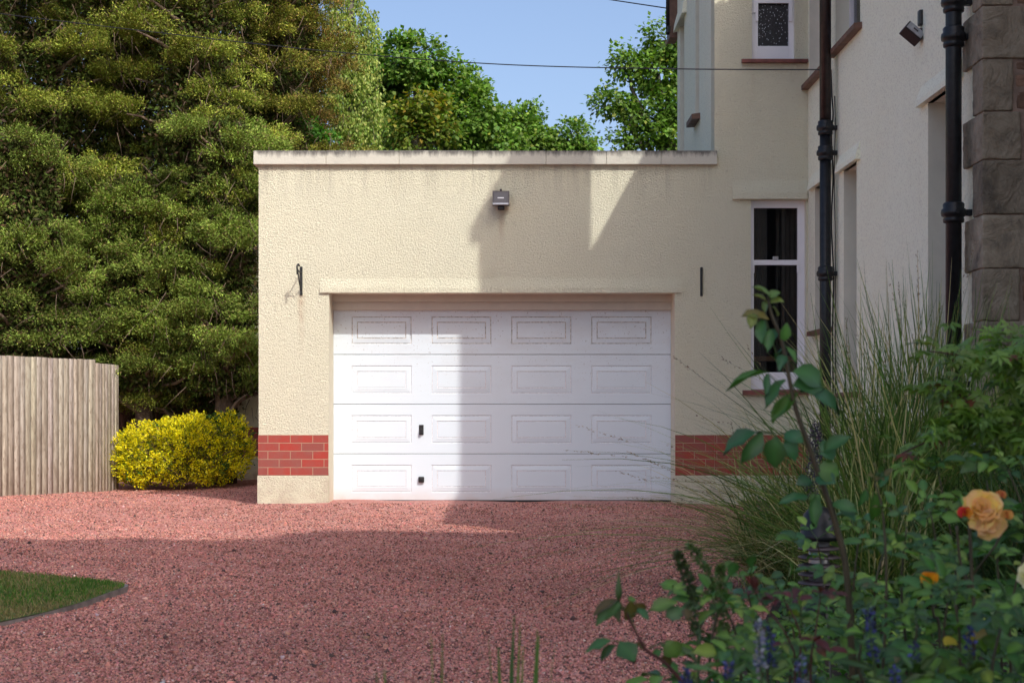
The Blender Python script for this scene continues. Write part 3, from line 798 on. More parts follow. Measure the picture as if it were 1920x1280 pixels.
cable('wall_cable', catmull([wirept(1565, 180), wirept(1566, 240), wirept(1564, 330), wirept(1566, 440), wirept(1566, 560), wirept(1567, 800)]), .005, 'thin pale grey cable beside the black one on the side wall')

# ---------------- wall lamps
fl = empty('floodlight', (PX(939, D), D, PZ(376, D)), 'square dark floodlight with sensor mounted above the garage door', 'floodlight')
y = D-.13
a, b_, t_, u_ = PX(923.5, y), PX(955, y), PZ(358.5, y), PZ(384, y)
m = MB(); m.hull_prism([(y, t_), (y-.035, u_), (y+.03, u_-.012), (y+.11, u_+.02), (y+.11, t_-.03), (y+.03, t_+.008)], 'x', a, b_)
m.tube([(PX(939, y), y+.02, t_), (PX(939, y), y+.02, t_+.025)], .012, 8); m.build('housing', M['lampgrey'], fl)
m = MB(); m.hull_prism([(y-.004, t_-.012), (y-.008, t_-.012), (y-.038, u_+.012), (y-.032, u_+.012)], 'x', a+.012, b_-.018); m.build('lens', M['lens'], fl)
m = MB(); m.hull_prism([(y-.022, t_-.070), (y-.026, t_-.070), (y-.029, t_-.082), (y-.025, t_-.082)], 'x', PX(933, y), PX(945, y)); m.build('lamp_tube', M['silver'], fl)
m = MB(); m.hull_prism([(y-.046, u_+.014), (y-.048, u_-.002), (y+.0, u_-.006), (y+.0, u_+.01)], 'x', a+.004, b_-.008); m.build('rim', M['silver'], fl)
m = MB(); m.box(PX(933, y), PX(946, y), D-.12, D-.05, PZ(393, y), u_-.01, .012); m.box(PX(935, y), PX(943, y), D-.06, D+.01, PZ(392, y)+.01, t_-.05, .006); m.build('sensor', M['plastic'], fl)

yl = 12.44
fl2 = empty('floodlight', (XW, yl, 4.07), 'small black floodlight on a bracket tilted down from the side wall near the top right', 'floodlight')
xa = lambda px: PX(px, yl-.0)
m = MB(); m.box(PX(1722, yl-.06), PX(1738, yl-.06), yl-.09, yl-.02, PZ(52, yl), PZ(23, yl), .012)
m.tube([(PX(1733, yl), yl-.04, PZ(24, yl)), (PX(1734, yl), yl-.04, PZ(14, yl))], .004, 6)
m.box(PX(1731, yl-.06), XW+.03, yl-.075, yl-.045, PZ(46, yl), PZ(28, yl), .004); m.build('sensor', M['plastic'], fl2)
m = MB(); m.tube([(PX(1733, yl-.06), yl-.06, PZ(50, yl)), (PX(1734, yl-.06), yl-.06, PZ(60, yl)), (PX(1722, yl-.06), yl-.07, PZ(64, yl))], .014, 8)
m.box(PX(1720, yl-.06), XW+.02, yl-.075, yl-.05, PZ(66, yl), PZ(57, yl), .005); m.build('arm', M['plastic'], fl2)
R = Matrix.Translation(P(1713, 61, yl-.07)) @ Matrix.Rotation(math.radians(40), 4, 'Y') @ Matrix.Rotation(math.radians(-28), 4, 'X')
m = MB(); m.box(-.082, .082, -.03, .07, -.045, .045, .008)
for k in range(5): m.box(-.055+k*.025, -.048+k*.025, .04, .066, -.036, .036)
m.bm.transform(R); m.build('housing', M['plastic'], fl2)
m = MB(); m.box(-.072, .072, -.036, -.029, -.036, .036, .002); m.bm.transform(R); m.build('lens', M['silver'], fl2)
m = MB(); m.box(-.022, .022, -.039, -.035, -.006, .006, .002); m.bm.transform(R); m.build('lamp_tube', M['lens'], fl2)

# ---------------- hanging brackets
bx = PX(565, D); zt, zb_ = PZ(500, D), PZ(553.5, D)
br = empty('hanging_bracket', (bx, D, zb_), 'curled black iron basket bracket on the sunlit wall left of the garage door', 'bracket', 'iron brackets either side of the garage door')
m = MB(); m.box(bx-.014, bx+.014, D-.018, D+.002, zb_, zt, .004)
for z in (zt-.02, zt-.16, zb_+.02): m.tube([(bx, D-.02, z), (bx, D-.028, z)], .009, 8)
m.build('wall_plate', M['iron_matt'], br)
m = MB(); L = .285
m.tube([(bx, D-.01, zt-.07), (bx-.004, D-.12, zt-.065), (bx-.004, D-L, zt-.055)], .0075, 8); m.build('arm', M['iron_matt'], br)
m = MB(); m.tube([(bx, D-.01, zb_+.06), (bx-.003, D-.13, zb_+.12), (bx-.004, D-L+.03, zt-.06)], .007, 8); m.build('brace', M['iron_matt'], br)
m = MB()
m.tube(catmull([Vector((bx-.004, D-L, zt-.11)), Vector((bx-.004, D-L-.01, zt-.06)), Vector((bx-.006, D-L-.012, zt-.02)), Vector((bx+.006, D-L+.004, zt+.002)), Vector((bx+.016, D-L+.015, zt-.02))], 6), .0095, 8)
m.build('hook', M['iron_matt'], br)
bx = PX(1315, D); zt, zb_ = PZ(501, D), PZ(555.5, D)
br = empty('hanging_bracket', (bx, D, zb_), 'plain straight black iron bar on the shaded wall right of the garage door', 'bracket', 'iron brackets either side of the garage door')
m = MB(); m.box(bx-.014, bx+.014, D-.022, D+.002, zb_, zt, .008)
for z in (zt-.02, zt-.16, zb_+.02): m.tube([(bx, D-.02, z), (bx, D-.03, z)], .009, 8)
m.build('wall_plate', M['iron_matt'], br)

# ---------------- bollard light in the bed
YB = 6.9; bxx = PX(1536, YB)
zt = PZ(948, YB); r = .5*72/F*YB
bl = empty('bollard_light', (bxx, YB, 0), 'black domed garden bollard light with louvred rings among the plants', 'bollard light')
m = MB(); m.lathe([(r*1.05, -.15), (r*1.08, -.13), (r*.98, -.115), (r*.95, -.08), (r*.8, -.035), (r*.5, -.008), (.004, 0)], (bxx, YB, zt), 28); m.build('dome', M['iron'], bl)
m = MB(); m.lathe([(r*.9, -.0), (r*.9, zt-.36)], (bxx, YB, 0), 24); m.build('post', M['iron'], bl)
m = MB()
for k in range(5):
    z = zt-.175-k*.038
    m.lathe([(r*.72, z), (r*1.1, z-.010), (r*1.1, z-.016), (r*.72, z-.012)], (bxx, YB, 0), 24)
m.build('louvre', M['lampgrey'], bl)
m = MB(); m.lathe([(r*.55, zt-.36), (r*.55, zt-.14)], (bxx, YB, 0), 16); m.build('lamp_glass', M['silver'], bl)

# ---------------- fences
def fence(name, A, B, h0, h1, label, mat, bw=.10, post=True, jit=.003, seed=3):
    rnd = random.Random(seed)
    t = empty(name, (A[0], A[1], 0), label, 'fence', 'timber fences')
    A = Vector((A[0], A[1], 0)); B = Vector((B[0], B[1], 0)); L = (B-A).length; u = (B-A)/L; n = Vector((u.y, -u.x, 0))
    V = []; Fc = []; Cc = []; s = 0; k = 0
    while s < L:
        w = min(bw*rnd.uniform(.92, 1.06), L-s)
        ht = h0+(h1-h0)*(s/L)+rnd.uniform(-.004, .003)
        off = rnd.uniform(-jit, jit)*.5; th = .015
        tone = rnd.uniform(.88, 1.06); tint = np.array([1, rnd.uniform(.93, 1.03), rnd.uniform(.88, 1.05)])*tone
        g0 = A+u*(s-.006); g1 = A+u*(s+w+.006); lean = rnd.uniform(-.004, .004)
        zz0 = gz(g0.x, g0.y)-.06; b = len(V)
        for p, hh in ((g0, ht+rnd.uniform(-.003, .003)), (g1, ht)):
            for d in (off, off-th):
                q = p+n*(d+(.006 if p is g1 else 0))
                V.append((q.x, q.y, zz0)); V.append((q.x+lean, q.y+lean, hh))
        # verts: 0 p0 front low,1 p0 front hi,2 p0 back low,3 p0 back hi,4..7 p1
        Fc += [[b, b+4, b+5, b+1], [b+2, b+3, b+7, b+6], [b+1, b+5, b+7, b+3], [b, b+1, b+3, b+2], [b+4, b+6, b+7, b+5]]
        Cc += [tint]*8
        b = len(V); q0, q1 = A+u*(s-.05)-n*.026, A+u*(s+.05)-n*.026
        V += [(q0.x, q0.y, zz0), (q0.x, q0.y, ht-.01), (q1.x, q1.y, zz0), (q1.x, q1.y, ht-.01)]; Fc += [[b, b+2, b+3, b+1]]; Cc += [tint*.8]*4
        s += w; k += 1
    npmesh('board_panel', V, Fc, np.clip(np.array(Cc), 0, 1.4), mat, t)
    if post:
        s = .2
        while s < L:
            q = A+u*s-n*.07
            mm = MB(); mm.box(q.x-.045, q.x+.045, q.y-.045, q.y+.045, -.3, h0-.04); o = mm.build('post', mat, t); s += 1.8
            ca = o.data.color_attributes.new('Col', 'FLOAT_COLOR', 'POINT'); ca.data.foreach_set('color', [1.0]*4*len(o.data.vertices))
        for z in (.35, .95, 1.45):
            mm = MB(); mm.tube([A-n*.04+Vector((0, 0, z)), B-n*.04+Vector((0, 0, z))], .03, 4); o = mm.build('rail', mat, t)
            ca = o.data.color_attributes.new('Col', 'FLOAT_COLOR', 'POINT'); ca.data.foreach_set('color', [1.0]*4*len(o.data.vertices))
    return t
f1 = fence('board_fence', (-8.0, 13.5), (-5.72, 21.45), 1.655, 1.70, 'sunlit weathered close board timber fence at the left edge of the drive', M['fence'], .125)
f2 = fence('board_fence', (-5.715, 21.47), (-5.60, 22.25), 1.655, 1.645, 'short lower end panel of mossy pale boards joined to the fence', M['fence'], .11, False, seed=8)
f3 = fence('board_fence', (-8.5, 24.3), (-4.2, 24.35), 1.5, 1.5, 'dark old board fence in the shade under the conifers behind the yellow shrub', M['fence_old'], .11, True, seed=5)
# ================================================================== ground
def grid(name, xs, ys, zf, mat, kind='structure'):
    X, Y = np.meshgrid(xs, ys); Z = np.vectorize(zf)(X, Y)
    V = np.stack([X.ravel(), Y.ravel(), Z.ravel()], 1); nx, ny = len(xs), len(ys)
    i, j = np.meshgrid(np.arange(nx-1), np.arange(ny-1)); a = (j*nx+i).ravel()
    o = npmesh(name, V, np.stack([a, a+1, a+nx+1, a+nx], 1), None, mat, None, True); o['kind'] = kind; return o
grid('ground', np.array([-300, -60, -20, -12, 12, 20, 60, 300.]), np.array([-300, -60, -20, 0, 40, 60, 120, 400.]), lambda x, y: -.32, M['earth'])
def bump_z(x, y):
    return .016*math.sin(x*1.7+y*.6)*math.sin(y*1.1-x*.4)+.008*math.sin(x*4.3+1)*math.sin(y*3.1)+.006*math.sin(x*7.3+y*2.2)*math.sin(y*5.7-x)
grid('gravel_driveway', np.linspace(-14, 6, 101), np.linspace(-4, 25, 146), lambda x, y: gz(x, y)+bump_z(x, y), M['gravel'])
# planting bed on the right
BED = [(-1.6, .6), (-.6, 2.0), (.12, 3.6), (.55, 5.0), (1.0, 6.6), (1.38, 8.2), (1.7, 10), (2.0, 12.5), (2.25, 15), (2.5, 17.0), (XW+.2, 17.1), (XW+.2, 6), (9, 4), (9, .6)]
def bed_x(y):
    e = BED[:10]
    for (xa, ya), (xb, yb) in zip(e, e[1:]):
        if ya <= y <= yb: return xa+(xb-xa)*(y-ya)/(yb-ya)
    return -1.6 if y < .6 else 3.3
m = MB(); m.bm.faces.new([m.bm.verts.new((x, y, .035)) for x, y in BED]); o = m.build('planting_bed', M['soil']); o['kind'] = 'structure'
if o.data.polygons[0].normal.z < 0: o.data.flip_normals()
# lawn with its stone edging
top = [(-4.6, 10.35), (-3.6, 9.98), (-3.05, 9.72), (-2.7, 9.47), (-2.42, 9.27)]
bot = [(-2.26, 9.13), (-2.23, 8.98), (-2.25, 8.75), (-2.28, 8.3), (-2.35, 7.9), (-2.47, 7.5), (-2.75, 6.9), (-3.3, 6.2), (-4.6, 5.2)]
LAWN = top+bot+[(-9, 4.6), (-9, 11)]
m = MB(); m.bm.faces.new([m.bm.verts.new((x, y, .018)) for x, y in LAWN]); o = m.build('lawn', M['lawn']); o['kind'] = 'structure'
if o.data.polygons[0].normal.z < 0: o.data.flip_normals()
def inside(x, y, poly):
    c = np.zeros(len(x), bool); n = len(poly)
    for i in range(n):
        x1, y1 = poly[i]; x2, y2 = poly[(i+1) % n]
        k = ((y1 > y) != (y2 > y)) & (x < (x2-x1)*(y-y1)/((y2-y1) or 1e-9)+x1); c ^= k
    return c
m = MB(); pts = catmull([Vector((x, y, -.012)) for x, y in (top+bot)], 5)
L_ = []
for i, p in enumerate(pts):
    t = (pts[min(i+1, len(pts)-1)]-pts[max(i-1, 0)]).normalized(); nn = Vector((t.y, -t.x, 0))
    L_.append((p-nn*.010, p+nn*.010))
for a, b in zip(L_, L_[1:]):
    for q in ((a[0]+Vector((0, 0, .03)), b[0]+Vector((0, 0, .03)), b[1]+Vector((0, 0, .026)), a[1]+Vector((0, 0, .026))),
              (a[1]+Vector((0, 0, .026)), b[1]+Vector((0, 0, .026)), b[1]-Vector((0, 0, .06)), a[1]-Vector((0, 0, .06))),
              (a[0]+Vector((0, 0, .03)), b[0]+Vector((0, 0, .03)), b[0]-Vector((0, 0, .06)), a[0]-Vector((0, 0, .06)))): m.poly(q)
bmesh.ops.remove_doubles(m.bm, verts=m.bm.verts, dist=.0005)
o = m.build('lawn_edging', M['curb']); tag(o, 'thin grey stone edging that curves round the tip of the lawn', 'edging')
# grass blades of the lawn
n = 60000
x = RNG.uniform(-4.3, -2.15, n); y = RNG.uniform(6.0, 10.2, n); k = inside(x, y, LAWN); x, y = x[k], y[k]; n = len(x)
u = rdir(n)*.6+np.array([0, 0, 1.0])
from mathutils import noise as mnoise
dry = np.array([mnoise.noise(Vector((a*1.6, b*1.1, 3))) for a, b in zip(x, y)])
edge = np.clip(1-(y-7.2-(x+3.2)*.9)/1.0, 0, 1)
cols = palette(n, [(.06, .16, .02), (.10, .21, .03), (.16, .23, .055)], [4, 4, 2])
dc = palette(n, [(.32, .25, .12), (.24, .21, .09)], [1, 1]); mk = (RNG.random(n) < np.clip(dry*1.2+.15+edge*.7, .03, .9)); cols[mk] = dc[mk]
v, f, c = inst(LEAF4, np.stack([x, y, np.full(n, .016)], 1), u, rdir(n), RNG.uniform(.015, .034, n), .006, cols)
o = npmesh('lawn_grass', v, f, c, M['grass_blade']); tag(o, 'short mown grass with a few dry patches on the corner of lawn', 'grass', kind='stuff')
# loose stone chips over the drive
OCT = (np.array([[1, 0, 0], [0, 1, 0], [-1, 0, 0], [0, -1, 0], [.1, .1, .75], [0, 0, -.5]]), np.array([[0, 1, 4], [1, 2, 4], [2, 3, 4], [3, 0, 4], [1, 0, 5], [2, 1, 5], [3, 2, 5], [0, 3, 5]]))
n = 250000
w = RNG.random(n); y = 1/(1/5.6-w*(1/5.6-1/22.5)); x = RNG.uniform(-.345, .24, n)*y
far = y > 17.0
k = ~inside(x, y, LAWN) & ~inside(x, y, BED) & ~(far & (x > GL)) & (x < 2.6)
x, y = x[k], y[k]; n = len(x)
z = np.array([gz(a, b)+bump_z(a, b) for a, b in zip(x, y)])
s = RNG.uniform(.004, .0094, n)*(.8+.02*y); big_ = RNG.random(n) < .006; s[big_] *= 2.1
cols = palette(n, [(.56, .25, .20), (.44, .18, .145), (.58, .32, .26), (.24, .10, .08), (.11, .065, .06), (.62, .50, .45)], [5, 4, 2.6, 2.6, 1.5, .12], .2)
low = np.array([mnoise.noise(Vector((a*.55, b*.28, 9)))+.6*mnoise.noise(Vector((a*2.2, b*.8, 4))) for a, b in zip(x, y)]); cols = cols*(1+.22*low)[:, None]
T = OCT[0].copy()
v, f, c = inst((T, OCT[1]), np.stack([x, y, z+s*.25], 1), rdir(n)+np.array([0, 0, 0]), np.array([0, 0, 1.0])+rdir(n)*.5, s*RNG.uniform(.9, 1.4, n), s, cols)
o = npmesh('gravel_chips', v, f, c, M['chips']); tag(o, 'loose red stone chips covering the driveway', 'gravel', kind='stuff')

# ================================================================== trees
def ell(n, rng):  # points near the shell of a unit ball
    return rdir(n, rng)*(rng.random((n, 1))**.28)

def limb(mb, a, b, r0, r1, rng, sag=0, seg=6, k=5, wob=.06):
    pts = []; L = (b-a).length
    for i in range(k+1):
        t = i/k; p = a.lerp(b, t)+Vector(rng.normal(0, wob*L*.3, 3))*(0 if i in (0, k) else 1)
        p.z += sag*math.sin(t*math.pi); pts.append(p)
    mb.tube(pts, [r0+(r1-r0)*i/k for i in range(k+1)], seg)

def conifer(x, y, h, R, seed, label, pads=46, per=900, cols=None, wts=None, z0=1.0, lean=0, low_r=None):
    rng = np.random.default_rng(seed)
    t = empty('conifer_tree', (x, y, -.1), label, 'conifer', 'tall conifers along the left boundary')
    m = MB(); tp = [Vector((x+lean*k/6+rng.normal(0, .05), y+rng.normal(0, .05), -.2+h*k/6)) for k in range(7)]
    m.tube(tp, [.17*(1-k/6.6) for k in range(7)], 10); m.build('trunk', M['bark'], t)
    mb = MB(); parts = []; cols = cols or [(.115, .135, .022), (.075, .105, .018), (.15, .15, .03), (.05, .085, .016), (.16, .115, .04)]; wts = wts or [4, 4, 2.2, 3, .9]
    cen = []
    for i in range(pads):
        zf = (i+rng.random())/pads; z = z0+(h-z0)*zf
        az = rng.uniform(-math.pi*1.02, .02*math.pi) if rng.random() < .8 else rng.uniform(0, math.pi)
        rr = R*(1-.40*max(0, zf-.45)/.55)*rng.uniform(.5, 1.15)
        cx, cy = x+lean*zf+rr*math.cos(az), y+rr*math.sin(az)*.8
        cen.append((cx, cy, z))
        limb(mb, Vector((x+lean*zf, y, z-.45)), Vector((cx, cy, z-.06)), .045, .012, rng, .05)
        # bare twiglets hanging under the pad
        for q in range(6):
            p0 = Vector((cx, cy, z))+Vector(rng.normal(0, .22, 3)); p1 = p0+Vector((rng.normal(0, .16), rng.normal(0, .1)-.05, -rng.uniform(.15, .42)))
            limb(mb, p0, p1, .005, .002, rng, 0, 4, 2, .12)
        a, b, cz = rng.uniform(.40, .85), rng.uniform(.36, .55), rng.uniform(.17, .30); tone = rng.uniform(.72, 1.2)
        # a pad: many small fans, each a handful of sprays
        nf = int(per*2.3*a*b/.18/13); fc = ell(nf, rng)*np.array([a, b, cz])
        ns_ = int(rng.integers(7, 13)); sc_ = ell(ns_, rng)*np.array([a, b, cz*.9]); sc_[:, 2] = np.abs(sc_[:, 2])*rng.uniform(-.3, 1, ns_)
        pick = rng.integers(0, ns_, nf); sr = rng.uniform(.10, .21, ns_)[pick][:, None]
        cl = ell(nf, rng)*np.array([1, 1, .75]); cl[:, 2] = np.abs(cl[:, 2])*np.where(rng.random(nf) < .82, 1, -.7); fc = sc_[pick]+cl*sr
        org = np.repeat(fc, 13, 0)+rng.normal(0, .034, (nf*13, 3))
        rad = unit(org*np.array([1, 1, .6])+1e-6)
        u = unit(rad*.7+rdir(nf*13, rng)*.75+np.array([0, -.15, .25]))
        w_ = unit(rdir(nf*13, rng)*.5+np.array([0, -.25, .9]))
        c_ = palette(nf*13, cols, wts, .14, rng)*np.repeat(rng.uniform(.80, 1.2, (nf, 1))*rng.uniform(.8, 1.22, ns_)[pick][:, None], 13, 0)
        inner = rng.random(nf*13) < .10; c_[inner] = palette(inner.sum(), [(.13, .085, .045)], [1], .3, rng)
        parts.append(inst(LEAF4, org+np.array([cx, cy, z]), u, w_, rng.uniform(.03, .06, nf*13), rng.uniform(.011, .020, nf*13), c_*tone))
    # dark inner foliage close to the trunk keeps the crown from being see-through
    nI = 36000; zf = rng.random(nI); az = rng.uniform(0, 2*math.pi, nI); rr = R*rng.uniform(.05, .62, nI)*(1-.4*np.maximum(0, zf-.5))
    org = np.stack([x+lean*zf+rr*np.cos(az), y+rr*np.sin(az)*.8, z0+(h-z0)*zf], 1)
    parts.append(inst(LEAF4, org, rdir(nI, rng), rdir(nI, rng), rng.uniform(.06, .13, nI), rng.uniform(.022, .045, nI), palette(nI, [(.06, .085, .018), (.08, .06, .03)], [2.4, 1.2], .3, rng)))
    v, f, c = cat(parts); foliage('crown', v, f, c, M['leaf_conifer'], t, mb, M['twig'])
    return t
olive = [(.29, .34, .055), (.23, .29, .048), (.37, .385, .065), (.17, .23, .038), (.34, .27, .085)]
green = [(.25, .35, .065), (.20, .29, .055), (.32, .39, .08), (.155, .22, .042), (.29, .24, .095)]
conifer(PX(-60, 23), 23.0, 9.5, 1.15, 21, 'dark olive conifer cut by the left edge of the picture above the fence', 46, 900, olive)
conifer(PX(95, 24), 24.0, 9.8, 1.15, 22, 'olive green conifer with dense layered sprays behind the sunlit fence', 48, 950, olive)
conifer(PX(235, 24.5), 24.5, 8.6, 1.05, 23, 'conifer with a bare shadowy middle and visible trunk, right of the fence end', 36, 850, olive)
conifer(PX(365, 23.6), 23.6, 9.8, 1.2, 24, 'broad bright olive conifer rising behind the yellow shrub', 52, 950, olive)
conifer(PX(505, 24.8), 24.8, 9.6, 1.05, 25, 'brown tinged conifer showing above the left end of the garage coping', 42, 900, [(.28, .30, .045), (.20, .24, .04), (.36, .34, .06), (.33, .24, .08), (.14, .19, .03)], [4, 3, 3, 2, 2], 3.0)
conifer(PX(560, 26.5), 26.5, 9.6, .62, 26, 'rusty tipped narrow conifer just left of the drooping pale tree', 34, 800, [(.28, .20, .05), (.19, .17, .035), (.38, .22, .07), (.12, .13, .03)], [3, 3, 2.5, 2], 3.2)
conifer(PX(415, 22.9), 22.9, 5.2, .85, 27, 'lower green conifer with bare twigs between the yellow shrub and the garage wall', 32, 900, green, None, 1.25)
conifer(PX(270, 23.1), 23.1, 4.4, .95, 28, 'low bushy conifer overhanging the dark boards next to the fence end', 32, 900, green, None, 1.3)
conifer(PX(40, 22.4), 22.4, 4.8, 1.0, 29, 'low dark green conifer just behind the left end of the sunlit fence', 30, 850, green, None, 1.4)

def broadleaf(name, x, y, lobes, seed, label, cat_, cols, wts, leaf=.10, tips=55, per=26, trunk=.16, base=-.3, bark='bark_grey', group='broadleaf trees beyond the garage roof', spread=.13, tip_up=.3, trunk_top=None):
    rng = np.random.default_rng(seed)
    t = empty(name, (x, y, base), label, cat_, group)
    mb = MB(); zt = trunk_top or min(l[2] for l in lobes)
    fork = Vector((x, y, zt)); m = MB(); limb(m, Vector((x, y, base)), fork, trunk, trunk*.7, rng, 0, 10, 5, .02)
    m.build('trunk', M[bark], t); parts = []
    for (lx, ly, lz, rx, rz, br) in lobes:
        c0 = Vector((lx, ly, lz)); limb(mb, fork-Vector((0, 0, .2)), c0, trunk*.5, .03, rng, -.1, 6, 6, .10)
        nt = max(8, int(tips*rx*rz/.5)); tp = ell(nt, rng)*np.array([rx, rx*.85, rz])
        for j in range(0, nt, 3):
            limb(mb, c0+Vector(tp[j]*.1), c0+Vector(tp[j]*.96), .018, .005, rng, 0, 4, 3, .15)
        # upright leading shoots on the outline
        tp = np.concatenate([tp, tp[rng.random(nt) < tip_up]*1.0+np.array([0, 0, .09])])
        nt = len(tp); org = np.repeat(tp, per, 0)+np.clip(rng.normal(0, spread, (nt*per, 3)), -1.8*spread, 1.8*spread)*np.array([1, 1, .6])
        out = unit(np.repeat(tp, per, 0)+1e-6)
        u = unit(out*.8+rdir(nt*per, rng)*.8+np.array([0, 0, -.35])); w_ = unit(out*.35+rdir(nt*per, rng)*.45+np.array([0, -.15, .8]))
        cc = palette(nt*per, cols, wts, .2, rng)*np.repeat(rng.uniform(.8, 1.2, (nt, 1)), per, 0)
        if br: cc = cc*np.array(br)
        L = rng.uniform(.7, 1.25, nt*per)*leaf
        parts.append(inst(LEAF4, org+np.array([lx, ly, lz]), u, w_, L, L*.85, cc))
    v, f, c = cat(parts); foliage('crown', v, f, c, M['leaf_tree'], t, mb, M[bark])
    return t
syc = [(.115, .22, .03), (.155, .26, .042), (.08, .165, .024), (.21, .28, .05)]; sw = [4, 3, 3, 1]
def lob(px, py, Y, rpx, rpz, br=None, dy=0):
    p = P(px, py, Y); return (p.x, p.y+dy, p.z, rpx/F*Y, rpz/F*Y, br)
Y = 33
broadleaf('sycamore_tree', PX(800, Y), Y+.5, [lob(770, 115, Y, 62, 50), lob(835, 150, Y, 55, 55, None, .5), lob(730, 160, Y, 45, 60, None, .4), lob(880, 205, Y, 48, 55), lob(905, 225, Y, 34, 45, None, -.4), lob(740, 245, Y, 70, 55, None, .4),
    lob(840, 260, Y, 80, 50), lob(930, 285, Y, 50, 40), lob(700, 210, Y, 50, 70, None, .8), lob(690, 130, Y, 40, 60, None, 1)], 41,
    'tall dark green sycamore with an uneven dome behind the garage roof', 'tree', syc, sw, .10, 95, 34)
broadleaf('sycamore_tree', PX(785, 31), 31, [lob(790, 205, 31, 52, 34, (1.35, 1.12, .9)), lob(770, 250, 31, 50, 38), lob(825, 255, 31, 30, 35)], 42,
    'smaller sycamore with a yellow green crown in front of the tall dark one', 'tree', [(.13, .18, .025), (.09, .16, .02), (.2, .19, .03)], [3, 3, 2], .10, 80, 30)
broadleaf('sycamore_tree', PX(985, 36), 36, [lob(965, 245, 36, 50, 38), lob(1000, 265, 36, 55, 38), lob(1065, 262, 36, 42, 32), lob(915, 270, 36, 45, 40), lob(1100, 285, 36, 35, 22), lob(985, 222, 36, 28, 20)], 43,
    'low row of lighter sycamore tops in the middle of the skyline', 'tree', syc, sw, .098, 90, 32)
Y = 30
broadleaf('sycamore_tree', PX(1262, Y), Y, [lob(1250, 75, Y, 38, 38), lob(1180, 120, Y, 42, 30), lob(1235, 140, Y, 48, 40), lob(1150, 195, Y, 40, 26), lob(1200, 215, Y, 45, 26), lob(1265, 200, Y, 40, 40), lob(1240, 262, Y, 55, 28), lob(1170, 268, Y, 34, 18), lob(1290, 110, Y, 45, 60), lob(1300, 230, Y, 50, 60)], 44,
    'sycamore with dark open branches showing, partly hidden by the house', 'tree', syc, sw, .088, 95, 30, .13, -.3, 'bark_grey', 'broadleaf trees beyond the garage roof', .12, .3, PZ(330, Y))
broadleaf('flowering_shrub', PX(565, 25.5), 25.2, [lob(520, 225, 25.2, 35, 30), lob(560, 245, 25.2, 42, 30), lob(600, 262, 25.2, 30, 25)], 45,
    'bright green leafy climber with pink tips above the left end of the garage roof', 'shrub', [(.07, .19, .02), (.05, .14, .015), (.45, .16, .14)], [5, 4, .25], .06, 90, 34, .05, 0, 'twig', None, .07)

def weeping(x, y, lobes, seed, label):
    rng = np.random.default_rng(seed); t = empty('weeping_tree', (x, y, -.3), label, 'tree')
    m = MB(); limb(m, Vector((x, y, -.3)), Vector((x+.1, y, 8.4)), .15, .04, rng, 0, 10, 6, .02); m.build('trunk', M['bark_grey'], t)
    mb = MB(); parts = []
    for (lx, ly, lz, rx, rz, br) in lobes:
        ns = int(420*rx*rz); c0 = np.array([lx, ly, lz]); top_ = ell(ns, rng)*np.array([rx, rx*.8, rz])
        limb(mb, Vector((x+.05, y, min(lz-.3, 8.0))), Vector((lx, ly, lz)), .04, .012, rng, .1)
        for s_ in range(ns):
            k = 34; L = rng.uniform(.3, .8); tt = rng.random(k)
            sw_ = rng.normal(0, .08, 2)
            org = c0+top_[s_]+np.stack([sw_[0]*tt, sw_[1]*tt, -L*tt], 1)+rng.normal(0, .035, (k, 3))
            u = unit(rdir(k, rng)*.6+np.array([0, 0, -.9]))
            parts.append(inst(LEAF4, org, u, rdir(k, rng)*.8+np.array([0, -.6, .5]), rng.uniform(.045, .075, k), rng.uniform(.028, .045, k), palette(k, [(.27, .34, .075), (.18, .27, .05), (.36, .40, .11)], [4, 3, 2], .2, rng)))
            if s_ % 7 == 0: mb.tube([Vector(c0+top_[s_]), Vector(c0+top_[s_])+Vector((sw_[0], sw_[1], -L))], .004, 4)
    v, f, c = cat(parts); foliage('crown', v, f, c, M['leaf_tree'], t, mb, M['bark_grey'])
Y = 28
weeping(PX(650, Y), Y, [lob(650, -20, Y, 40, 30), lob(640, 60, Y, 45, 45), lob(690, 45, Y, 20, 40), lob(615, 130, Y, 45, 50), lob(675, 130, Y, 38, 40), lob(690, 190, Y, 30, 40), lob(625, 210, Y, 45, 45), lob(665, 235, Y, 42, 35)], 51,
    'pale yellow green tree with drooping strands left of the dark sycamores')

